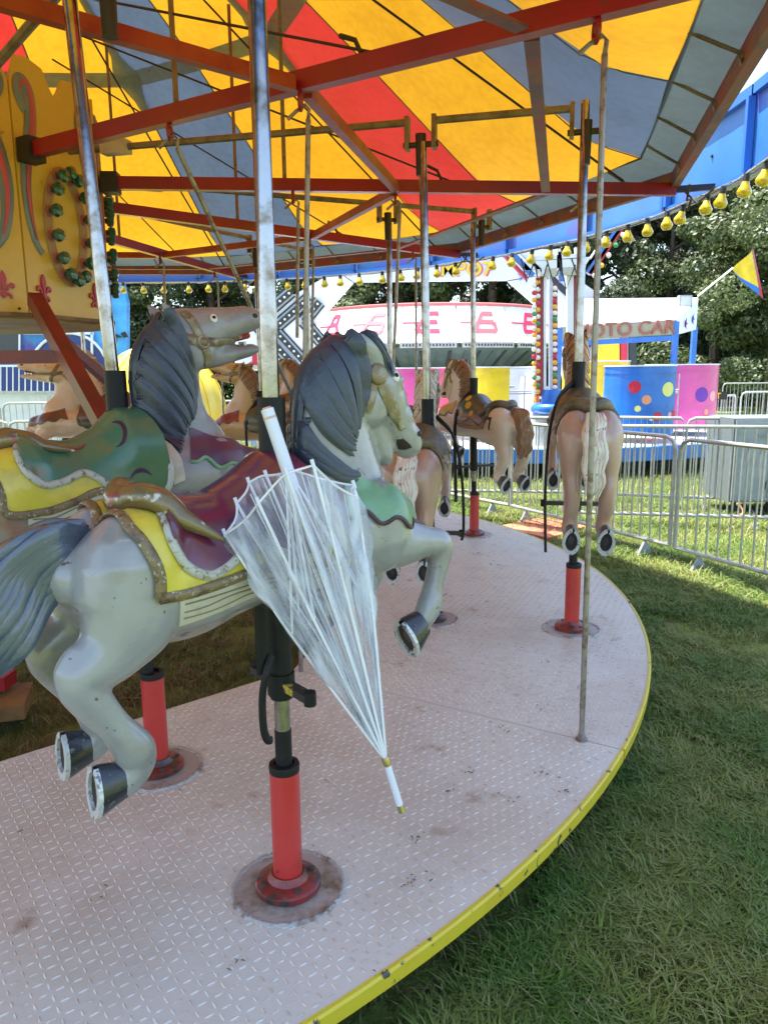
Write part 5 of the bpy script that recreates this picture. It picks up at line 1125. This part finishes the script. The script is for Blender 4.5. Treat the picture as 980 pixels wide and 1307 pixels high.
for j,mm in((.35,m_vi),(.72,m_tubb)):
    c_=fb.lerp(rb2,j)+Vector((.034,0,-.18-.2*j)); mb=MB(); P=[]
    for i in range(12):
        rr=.13 if i%2==0 else .05; a=i*math.pi/6; P.append((rr*math.cos(a),rr*math.sin(a)))
    mb.prism(P,c_,(0,1,0),(0,0,1),.01); mb.build('star',mm,gab)
lz=text('MOTO CAR',(fa.x+.30,fa.y-.035,fa.z-.245),.36,m_rtx,sh_,th=.01); lz.scale=(1.02,1,1); m_brk=mat('brick_red_letter',(.33,.10,.07),.4); lz.data.materials[0]=m_brk
lz.rotation_euler=(math.pi/2,-math.atan2(fb.z-fa.z,fb.x-fa.x),0)
fld=empty('floodlight',atY(873,388,16)); tag(fld,'square floodlight standing on the white shelter roof','floodlight')
mb=MB(); mb.box((0,0,.05),(.26,.14,.24)); mb.build('housing',m_grb,fld); mb=MB(); mb.box((0,-.075,.05),(.21,.01,.19)); mb.build('glass',mat('lamp_glass',(.45,.48,.48),.15),fld); mb=MB(); mb.box((0,0,-.09),(.2,.1,.04)); mb.build('bracket',m_rd,fld)
# flags
def flag(pa,pb,tri,Y,label,stripe=True):
    A=atY(*pa,Y); e=empty('flag',A); tag(e,label,'flag'); mb=MB(); mb.tube([(0,0,0),atY(*pb,Y)-A],.018,6); mb.build('flagpole',m_wht,e,True)
    T3=[atY(*p,Y)-A for p in tri]; n=10
    def P(a,b_,o=0): # barycentric wave
        p=T3[0]*(1-a-b_)+T3[1]*a+T3[2]*b_; return p+Vector((0,.08*math.sin(7*a+5*b_)+o,0))
    def quadstrip(f0,f1,nm,m_):
        mb=MB(); vs=[]
        for i in range(n+1):
            for j in range(n+1): u=i/n; v=f0+(f1-f0)*j/n; vs.append(P(u*(1-v),u*v))
        mb.add(vs,[(i*(n+1)+j,(i+1)*(n+1)+j,(i+1)*(n+1)+j+1,i*(n+1)+j+1) for i in range(n) for j in range(n)]); o=mb.build(nm,m_,e,True,0); return o
    quadstrip(0,.83,'cloth_panel',m_tuby); quadstrip(.83,1,'cloth_border',m_tubb); 
    mb=MB(); vs=[]
    for j in range(n+1):
        v=j/n
        for u in(.88,1.0): vs.append(P(u*(1-v),u*v,-.006))
    mb.add(vs,[(2*j,2*j+1,2*j+3,2*j+2) for j in range(n)]); mb.build('cloth_border',m_rd,e,True,0)
flag((890,378),(935,342),((934,344),(962,316),(971,382)),16.6,'yellow pennant with blue and red borders on a white pole above the shelter')
flag((905,172),(905,160),((892,180),(936,126),(922,180)),6.2,'small yellow pennant showing over the blue board')
# sign
sg=empty('exit_sign',atY(911,505,14.3)); tag(sg,'small black sign with yellow letters on a barrier, half behind the pink tub','sign'); mb=MB(); mb.box((0,0,0),(.48,.015,.15)); mb.build('board',m_blkst,sg); text('EXIT',(-.20,-.012,-.055),.155,m_ytx,sg,th=.004)
# ---------------- blue ride with mural, left ----------------
mu=empty('mural_ride',(0,16,0)); tag(mu,'long blue funhouse trailer with underwater mural, round arch and railing','funhouse')
mw=lambda pts,m_,nm,dy=0,th=.1,par=None:plate2(pts,m_,nm,dy,th,par)
def plate2(pts,m_,nm,dy=0,th=.1,par=None):
    P=[atY(u,v,16+dy)-Vector((0,16,0)) for u,v in pts]; mb=MB(); mb.prism([(p.x,p.z) for p in P],(0,P[0].y+th,0),(1,0,0),(0,0,1),th); return mb.build(nm,m_,par or mu)
wl=plate2([(-420,500),(160,500),(160,385),(150,340),(-420,340)],m_mural,'upper_wall',0,.3); plate2([(118,472),(161,472),(161,384),(152,342),(118,342)],m_mur2,'side_mural',-.05,.04)
plate2([(-420,600),(110,600),(110,472),(-420,472)],m_wht,'lower_wall',.1,.2); plate2([(-420,500),(96,500),(96,466),(-420,466)],m_navy,'porch_wall',-.02,.1)
win=plate2([(-60,462),(24,462),(24,425),(-60,425)],m_glassd,'window',-.06,.03); 
for a in((-61,424,26,426),(24,424,26,464)): plate2([(a[0],a[3]),(a[2],a[3]),(a[2],a[1]),(a[0],a[1])],m_wht,'window_frame',-.1,.03)
arc=[(88+50*math.cos(R(t)),478-52*math.sin(R(t))) for t in range(0,181,12)]; plate2(arc,m_navy,'arch_opening',-.07,.03)
arc2=[(88+40*math.cos(R(t)),478-40*math.sin(R(t))) for t in range(0,181,12)]; plate2(arc2,m_rbrn,'arch_inside',-.11,.03); arc3=[(70+16*math.cos(R(t)),478-30*math.sin(R(t))) for t in range(0,181,12)]; plate2(arc3,m_yc,'painted_figure',-.15,.03)
mb=MB(); mb.tube([atY(88+51*math.cos(R(t)),478-53*math.sin(R(t)),15.9)-Vector((0,16,0)) for t in range(0,181,12)],.03,6); mb.build('arch_trim',m_wht,mu,True)
plate2([(30,424),(120,424),(120,427),(30,427)],m_wht,'trim_strip',-.1,.03); plate2([(116,424),(119,424),(119,475),(116,475)],m_wht,'trim_strip',-.1,.03)
for pts in([(146,424),(158,426),(166,430),(158,431),(150,429),(144,432)],[(164,425),(170,423),(174,430),(168,431)]): plate2([(u-10,v) for u,v in pts],m_shipd,'painted_fish',-.09,.02)
mb=MB(); mb.beam(atY(-100,467,15.2)-Vector((0,16,0)),atY(95,467,15.2)-Vector((0,16,0)),.04,.04); rl=mb.build('railing',m_wht,mu)
for i in range(26): u=-100+i*7.8; mb=MB(); mb.tube([atY(u,467,15.2)-Vector((0,16,0)),atY(u,500,15.2)-Vector((0,16,0))],.012,5); mb.build('picket',m_wht,rl)
mb=MB(); mb.beam(atY(-100,501,15.2)-Vector((0,16,0)),atY(95,501,15.2)-Vector((0,16,0)),.04,.06); mb.build('railing_foot',m_galv,mu)
plate2([(60,540),(110,540),(110,470),(96,470),(96,505),(60,505)],m_cream,'stair_side',-.9,.06)
# yellow dome
dc=atY(207,545,11.2); dm=empty('yellow_dome',(dc.x,dc.y,0)); tag(dm,'big glossy yellow fibreglass dome car behind the barriers on the left','ride car')
mb=MB(); n=28; prof=[(1.0*math.sin(R(t))**.8,.72+1.36*math.cos(R(t))**.9) for t in range(88,-1,-8)]; mb.lathe([(.80,.10),(.94,.35),(1.0,.70)]+prof[::1]+[(0,2.081)],(0,0,0),36); mb.build('shell',m_dome,dm,True,60)
for t in range(0,180,30):
    pts=[(math.copysign(1.004*abs(math.sin(R(s)))**.8,s),.0,.72+1.365*abs(math.cos(R(s)))**.9) for s in range(-85,86,10)]; M=Matrix.Rotation(R(t),3,'Z'); mb=MB(); mb.tube([M@Vector(p) for p in pts],.010,5); mb.build('seam_rib',m_dome,dm,True)
mb=MB(); mb.lathe([(1.0,.55),(1.03,.60),(1.0,.66)],(0,0,0),36); mb.build('band',m_rd,dm,True)
# small white boat by the dome
bp_=atY(280,592,10.2); bo=empty('white_boat',(bp_.x,bp_.y,0)); tag(bo,'small white tub car on the grass right of the yellow dome','ride car'); mb=MB(); mb.lathe([(.22,.25),(.34,.45),(.36,.52),(.30,.52),(.2,.3),(0,.28)],(0,0,0),20); mb.build('tub',m_wht,bo,True,40)
mb=MB(); mb.lathe([(.05,0),(.05,.3)],(0,0,0),8); mb.build('stand',m_galv,bo)
bn=empty('litter_bin',(*bpx(352,10.5),0)); tag(bn,'grey litter bin on the grass behind the nearest chrome pole','bin'); mb=MB(); mb.lathe([(.22,0),(.27,.75),(.29,.78),(.26,.80),(.24,.75),(.2,.05),(0,.05)],(0,0,0),20); mb.build('tub',m_galv,bn,True,40); mb=MB(); mb.lathe([(.29,.78),(.30,.82),(.1,.86),(0,.86)],(0,0,0),20); mb.build('lid',m_shipd,bn,True,40)
# ---------------- ground ----------------
def ground_mat():
    m=bpy.data.materials.new('meadow_turf'); m.use_nodes=True; t=m.node_tree; N=t.nodes; K=t.links.new; b=N['Principled BSDF']; b.inputs['Roughness'].default_value=.9; b.inputs['Specular IOR Level'].default_value=.2
    g=N.new('ShaderNodeNewGeometry')
    def nz(s,d=5): n=N.new('ShaderNodeTexNoise'); n.inputs['Scale'].default_value=s; n.inputs['Detail'].default_value=d; n.inputs['Roughness'].default_value=.65; K(g.outputs['Position'],n.inputs['Vector']); return n
    a=nz(14); b1=nz(.8); c=nz(3.2)
    def ramp(src,lo,hi): r=N.new('ShaderNodeMapRange'); r.inputs['From Min'].default_value=lo; r.inputs['From Max'].default_value=hi; K(src.outputs['Fac'],r.inputs['Value']); return r
    m1=N.new('ShaderNodeMix'); m1.data_type='RGBA'; m1.inputs[6].default_value=(.11,.16,.03,1); m1.inputs[7].default_value=(.20,.26,.06,1); K(ramp(a,.4,.65).outputs[0],m1.inputs[0])
    m2=N.new('ShaderNodeMix'); m2.data_type='RGBA'; K(m1.outputs[2],m2.inputs[6]); m2.inputs[7].default_value=(.15,.105,.05,1); K(ramp(c,.50,.64).outputs[0],m2.inputs[0])
    K(m2.outputs[2],b.inputs['Base Color']); bp=N.new('ShaderNodeBump'); bp.inputs['Strength'].default_value=1; bp.inputs['Distance'].default_value=.04; K(a.outputs['Fac'],bp.inputs['Height']); K(bp.outputs[0],b.inputs['Normal']); return m
m_turf=ground_mat()
mb=MB(); vs=[];n=60
xs=[-600]+[-40+80*i/ n for i in range(n+1)]+[600]; ys=[-60]+[-5+75*i/n for i in range(n+1)]+[900]
rg=random.Random(2)
for y in ys:
    for x in xs: vs.append((x,y,-.012+.02*math.sin(x*.7)*math.sin(y*.55)*min(1,abs(y)/10)))
w_=len(xs); mb.add(vs,[(j*w_+i,j*w_+i+1,(j+1)*w_+i+1,(j+1)*w_+i) for j in range(len(ys)-1) for i in range(w_-1)]); tag(mb.build('ground',m_turf,None,True,0),kind='structure')
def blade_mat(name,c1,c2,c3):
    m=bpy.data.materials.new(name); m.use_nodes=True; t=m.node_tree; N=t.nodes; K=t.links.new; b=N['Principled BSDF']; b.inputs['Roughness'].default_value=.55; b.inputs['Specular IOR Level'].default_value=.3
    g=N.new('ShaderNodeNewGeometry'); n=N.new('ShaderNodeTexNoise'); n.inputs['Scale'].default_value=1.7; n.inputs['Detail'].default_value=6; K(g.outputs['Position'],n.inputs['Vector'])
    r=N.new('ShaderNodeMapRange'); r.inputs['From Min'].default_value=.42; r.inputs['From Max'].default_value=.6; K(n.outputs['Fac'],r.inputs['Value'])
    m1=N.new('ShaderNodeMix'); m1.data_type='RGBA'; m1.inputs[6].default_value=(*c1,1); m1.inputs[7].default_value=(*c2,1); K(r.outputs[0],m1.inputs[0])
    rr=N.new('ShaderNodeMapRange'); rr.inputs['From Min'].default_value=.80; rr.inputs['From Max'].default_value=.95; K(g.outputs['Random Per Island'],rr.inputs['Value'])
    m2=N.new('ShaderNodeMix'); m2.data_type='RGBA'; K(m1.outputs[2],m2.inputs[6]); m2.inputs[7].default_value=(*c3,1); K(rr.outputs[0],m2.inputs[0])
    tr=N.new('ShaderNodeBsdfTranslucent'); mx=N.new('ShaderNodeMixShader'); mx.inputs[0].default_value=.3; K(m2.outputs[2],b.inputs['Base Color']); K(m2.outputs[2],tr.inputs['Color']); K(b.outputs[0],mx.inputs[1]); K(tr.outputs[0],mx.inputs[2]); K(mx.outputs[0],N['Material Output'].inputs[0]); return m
m_blade=blade_mat('grass_blades',(.105,.195,.028),(.22,.265,.06),(.36,.31,.15)); m_dry=blade_mat('dry_grass_blades',(.10,.12,.03),(.20,.17,.06),(.34,.26,.13))  # green blades outside, dry brown blades inside the ring
def tuft(nb,hh,rad,seed,m_):
    rg=random.Random(seed); mb=MB()
    for i in range(nb):
        a=rg.uniform(0,6.28); r_=rad*math.sqrt(rg.random()); x,y=r_*math.cos(a),r_*math.sin(a); h=hh*rg.uniform(.45,1.15); b_=rg.uniform(0,6.28); ln=rg.uniform(.2,2.0)*h; w=.0019*rg.uniform(.7,1.8); px,py=-math.sin(b_)*w,math.cos(b_)*w; dx,dy=math.cos(b_)*ln,math.sin(b_)*ln
        mb.add([(x-px,y-py,0),(x+px,y+py,0),(x+dx*.35+px,y+dy*.35+py,h*.6),(x+dx*.35-px,y+dy*.35-py,h*.6),(x+dx,y+dy,h*.85)],[(0,1,2,3),(3,2,4)])
    o=mb.build('tuft',m_,None,False); me=o.data; bpy.data.objects.remove(o); return me
def grass(name,label_kind,pts,me,par_scale,seed):
    """geometry nodes: one tuft mesh on every point"""
    pm=bpy.data.meshes.new(name); pm.from_pydata(pts,[],[]); o=bpy.data.objects.new(name,pm); C.objects.link(o)
    src=bpy.data.objects.new(name+'_tuft',me)
    ng=bpy.data.node_groups.new(name,'GeometryNodeTree'); ng.interface.new_socket('Geometry',in_out='INPUT',socket_type='NodeSocketGeometry'); ng.interface.new_socket('Geometry',in_out='OUTPUT',socket_type='NodeSocketGeometry')
    N=ng.nodes;K=ng.links.new; gi=N.new('NodeGroupInput'); go=N.new('NodeGroupOutput'); ip=N.new('GeometryNodeInstanceOnPoints'); oi=N.new('GeometryNodeObjectInfo'); oi.inputs['Object'].default_value=src
    mp=N.new('GeometryNodeMeshToPoints'); rv=N.new('FunctionNodeRandomValue'); rv.data_type='FLOAT_VECTOR'; rv.inputs[0].default_value=(-.12,-.12,0); rv.inputs[1].default_value=(.12,.12,6.283); rv.inputs['Seed'].default_value=seed
    rs=N.new('FunctionNodeRandomValue'); rs.data_type='FLOAT'; rs.inputs[2].default_value=.7*par_scale; rs.inputs[3].default_value=1.3*par_scale; rs.inputs['Seed'].default_value=seed+1
    K(gi.outputs[0],mp.inputs[0]); K(mp.outputs[0],ip.inputs['Points']); K(oi.outputs['Geometry'],ip.inputs['Instance']); K(rv.outputs[0],ip.inputs['Rotation']); K(rs.outputs[1],ip.inputs['Scale']); K(ip.outputs[0],go.inputs[0])
    o.modifiers.new('g','NODES').node_group=ng; tag(o,kind='stuff'); o.data.materials.append(m_blade); return o
rg=random.Random(21); near=[];mid=[];inn=[];far=[]
while len(near)<9000:
    x=rg.uniform(-1,6.5); y=rg.uniform(.3,10)**1.0; r_=math.hypot(x-CX,y-CY)
    if r_<4.30 or abs(x)>.58*y+.3: continue
    if rg.random()>min(1,(3.2/y)**1.2): continue
    if math.sin(x*3.1+1)*math.sin(y*2.7+x)+.6*math.sin(x*7.3+y*5.1)>.38 and rg.random()<.80: continue
    near.append((x,y,-.01))
while len(mid)<9000:
    y=rg.uniform(5,26); x=rg.uniform(-.6,.6)*y; r_=math.hypot(x-CX,y-CY)
    if r_<5.2: continue
    if rg.random()>min(1,(9/y)): continue
    mid.append((x,y,-.01))
while len(inn)<5000:
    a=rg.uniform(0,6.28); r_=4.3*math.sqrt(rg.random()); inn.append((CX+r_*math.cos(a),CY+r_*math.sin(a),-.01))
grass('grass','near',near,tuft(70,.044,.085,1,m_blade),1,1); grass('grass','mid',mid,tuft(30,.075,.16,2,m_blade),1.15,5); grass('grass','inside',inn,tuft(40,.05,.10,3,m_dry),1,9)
# ---------------- woods ----------------
def leaf_mat(name,c1,c2):
    m=bpy.data.materials.new(name); m.use_nodes=True; t=m.node_tree; N=t.nodes; K=t.links.new; b=N['Principled BSDF']; b.inputs['Roughness'].default_value=.5
    g=N.new('ShaderNodeNewGeometry'); m1=N.new('ShaderNodeMix'); m1.data_type='RGBA'; m1.inputs[6].default_value=(*c1,1); m1.inputs[7].default_value=(*c2,1); K(g.outputs['Random Per Island'],m1.inputs[0])
    tr=N.new('ShaderNodeBsdfTranslucent'); mx=N.new('ShaderNodeMixShader'); mx.inputs[0].default_value=.36; K(m1.outputs[2],b.inputs['Base Color']); K(m1.outputs[2],tr.inputs['Color']); K(b.outputs[0],mx.inputs[1]); K(tr.outputs[0],mx.inputs[2]); K(mx.outputs[0],N['Material Output'].inputs[0]); return m
lf=[leaf_mat('oak_leaves',(.055,.085,.028),(.12,.16,.06)),leaf_mat('pine_needles',(.05,.075,.036),(.10,.125,.062)),leaf_mat('pale_leaves',(.08,.11,.042),(.16,.20,.085))]
m_bark=mat('bark',(.10,.075,.055),.9,0,noise=(.05,.04,.03),ns=6,bump=.5,bs=20)
def crown_mesh(seed,h,rad,z0,nq,size,pine,m_):
    rg=random.Random(seed); cl=[]
    for i in range(46 if not pine else 60):
        t=rg.random(); z=z0+(h-z0)*t
        rr=rad*(math.sin(math.pi*(.16+.80*t))**.7 if not pine else (1.02-t)**.8)
        a=rg.uniform(0,6.28); d=rr*math.sqrt(rg.uniform(.15,1)); cl.append((d*math.cos(a),d*math.sin(a),z,rg.uniform(.5,1)*rad*(.30 if not pine else .26)))
    arr_=np.zeros((nq*4,3)); 
    R_=np.random.RandomState(seed); ci=R_.randint(0,len(cl),nq); c=np.array(cl)[ci]; v=R_.normal(size=(nq,3)); v/=np.linalg.norm(v,axis=1)[:,None]
    p=c[:,:3]+v*c[:,3:4]*np.array([1.15,1.15,.72])*R_.uniform(.75,1.08,(nq,1))
    nrm=v+R_.normal(size=(nq,3))*.55+np.array([0,0,.3]); nrm/=np.linalg.norm(nrm,axis=1)[:,None]; a=np.cross(nrm,R_.normal(size=(nq,3))); a/=np.linalg.norm(a,axis=1)[:,None]; b=np.cross(nrm,a); s=size*R_.uniform(.5,1.2,(nq,1))
    V=np.stack([p-a*s,p-b*s*.55,p+a*s,p+b*s*.55],1).reshape(-1,3); me=bpy.data.meshes.new('crown'); me.from_pydata(V.tolist(),[],np.arange(nq*4).reshape(-1,4).tolist()); me.materials.append(m_); return me
cms=[crown_mesh(1,15,4.6,1.8,36000,.125,False,lf[0]),crown_mesh(2,17,4.0,2.2,36000,.12,True,lf[1]),crown_mesh(3,13,4.4,1.2,36000,.125,False,lf[2]),crown_mesh(5,16,4.8,2.5,36000,.13,False,lf[1])]
mb=MB(); mb.tube([(0,0,-.2),(.1,.05,3),(0,.1,8),(.1,0,13)],[.30,.24,.17,.06],8)
for k in range(7): a=k*2.4; z=3.5+k*1.1; mb.tube([(0,0,z),(1.3*math.cos(a),1.3*math.sin(a),z+.8),(2.6*math.cos(a),2.6*math.sin(a),z+1.2)],[.11,.07,.03],5)
to=mb.build('trunk',m_bark,None,True); trunk_me=to.data; bpy.data.objects.remove(to)
kinds=['oak_tree','pine_tree','pale_leaved_tree','dark_tree']; desc=['broad green oak','tall dark pine','pale green tree','dark crowned tree']
LM=[(1190,'well outside the right edge'),(1115,'outside the right edge'),(1040,'just past the right edge'),(975,'straight behind the yellow pennant'),(940,'right of the white shelter'),(905,'behind the right end of the shelter roof'),(870,'behind the floodlight'),(845,'behind the right half of the shelter roof'),(815,'behind the middle of the shelter roof'),(790,'behind the left half of the shelter roof'),(735,'behind the light tower'),(700,'between the light tower and the saucer ride'),(680,'behind the right leg of the white arch'),(625,'over the right end of the saucer ride'),(590,'over the right half of the saucer'),(570,'over the middle of the saucer ride'),(515,'over the left half of the saucer ride'),(480,'over the left part of the saucer'),(455,'over the left end of the saucer ride'),(395,'behind the left leg of the white arch'),(370,'left of the white arch'),(335,'behind the nearest chrome pole'),(280,'behind the raised grey muzzle'),(250,'above the eye of the raised grey head'),(225,'behind the raised grey neck'),(165,'above the yellow dome'),(140,'between dome and mural'),(110,'behind the right end of the blue funhouse'),(40,'behind the round arch of the funhouse'),(-40,'behind the left part of the funhouse'),(-120,'outside the left edge'),(-210,'farthest outside the left edge')]
def tree_lab(k,u,Y): return desc[k]+(', nearer row, ' if Y<45 else ', farther row, ')+dict(LM)[u]
rg=random.Random(77); spots=[]
for i,(u,Y,k,s) in enumerate([(975,30,2,.78),(905,34,0,.80),(845,37,3,.80),(790,39,1,1.0),(735,41,0,.95),(680,43,1,1.0),(625,40,3,.95),(570,43,0,1),(515,41,1,.95),(455,43,3,1),(395,40,2,.95),(335,42,0,1),(280,40,1,.95),(225,43,0,1),(165,40,3,.95),(1040,33,1,.72),(110,42,1,1),(40,43,0,1),(-40,42,3,1),(-120,44,1,1),(-210,44,0,1),(1115,36,0,.8),(940,42,1,.9),(870,45,3,.88),(815,48,1,.95),(700,50,3,1.1),(590,50,1,1.1),(480,50,3,1.1),(370,50,1,1.1),(250,50,3,1.1),(140,50,1,1.1),(1190,38,1,.8)]):
    x,y=bpx(u,Y); e=empty(kinds[k],(x,y,0),rg.uniform(0,6)); sc=s*rg.uniform(.93,1.07); e.scale=(sc,sc,sc)
    tag(e,tree_lab(k,u,Y),'tree','trees of the wood behind the fair')
    child('trunk',trunk_me,e,(0,0,0)); child('crown',cms[k],e,(0,0,0))
# undergrowth along the edge of the wood
R_=np.random.RandomState(8); nq=60000; x=R_.uniform(-34,34,nq); y=36+R_.uniform(0,12,nq)-.012*0; y=np.where(x>12,y-(x-12)*.35,y); hgt=2.2+1.5*np.sin(x*.9)*np.sin(x*.37+1)+.8*np.sin(x*2.3); z=R_.uniform(0,1,nq)**.8*np.maximum(.8,hgt); V0=np.stack([x,y,z],1)
nr=R_.normal(size=(nq,3))+np.array([0,-.5,.5]); nr/=np.linalg.norm(nr,axis=1)[:,None]; a=np.cross(nr,R_.normal(size=(nq,3))); a/=np.linalg.norm(a,axis=1)[:,None]; b=np.cross(nr,a); s=R_.uniform(.08,.22,(nq,1))
me=bpy.data.meshes.new('undergrowth'); me.from_pydata(np.stack([V0-a*s,V0-b*s*.6,V0+a*s,V0+b*s*.6],1).reshape(-1,3).tolist(),[],np.arange(nq*4).reshape(-1,4).tolist()); me.materials.append(lf[0]); o=bpy.data.objects.new('undergrowth',me); C.objects.link(o); tag(o,kind='stuff')

# dried grass and grit trodden onto the deck
rg=random.Random(41); mb=MB()
for (u,v,nn,rad) in ((532,1068,16,.035),(528,1122,30,.05),(600,985,10,.03),(575,1010,14,.05),(470,862,12,.04),(690,985,18,.05),(720,1010,14,.04),(650,1020,10,.04),(640,930,14,.05),(420,1000,6,.03),(230,1010,5,.02),(30,1060,4,.01),(640,722,26,.10),(610,706,30,.12),(590,683,30,.10),(560,760,12,.06),(690,900,10,.05),(745,880,10,.06),(130,1140,8,.03),(300,1230,8,.03),(700,845,8,.08),(480,1240,5,.03)):
    c=atZ(u,v,DZ+.004)
    for i in range(int(nn*.55)):
        a=rg.uniform(0,6.28); d=rad*abs(rg.gauss(0,.6)); p=c+Vector((d*math.cos(a),d*math.sin(a),0)); b=rg.uniform(0,6.28); L=rg.uniform(.004,.016)*(1+c.y*.08); w=rg.uniform(.0008,.0022); dx,dy=math.cos(b),math.sin(b)
        mb.add([p+Vector((-dy*w,dx*w,0)),p+Vector((dy*w,-dx*w,0)),p+Vector((dx*L,dy*L,.003)),p+Vector((dx*L*.4,dy*L*.4,.005))],[(0,1,2),(0,2,3),(1,3,2),(0,3,1)])
tag(mb.build('grass_litter',mat('dried_mud_grass',(.10,.06,.03),.9)),kind='stuff')
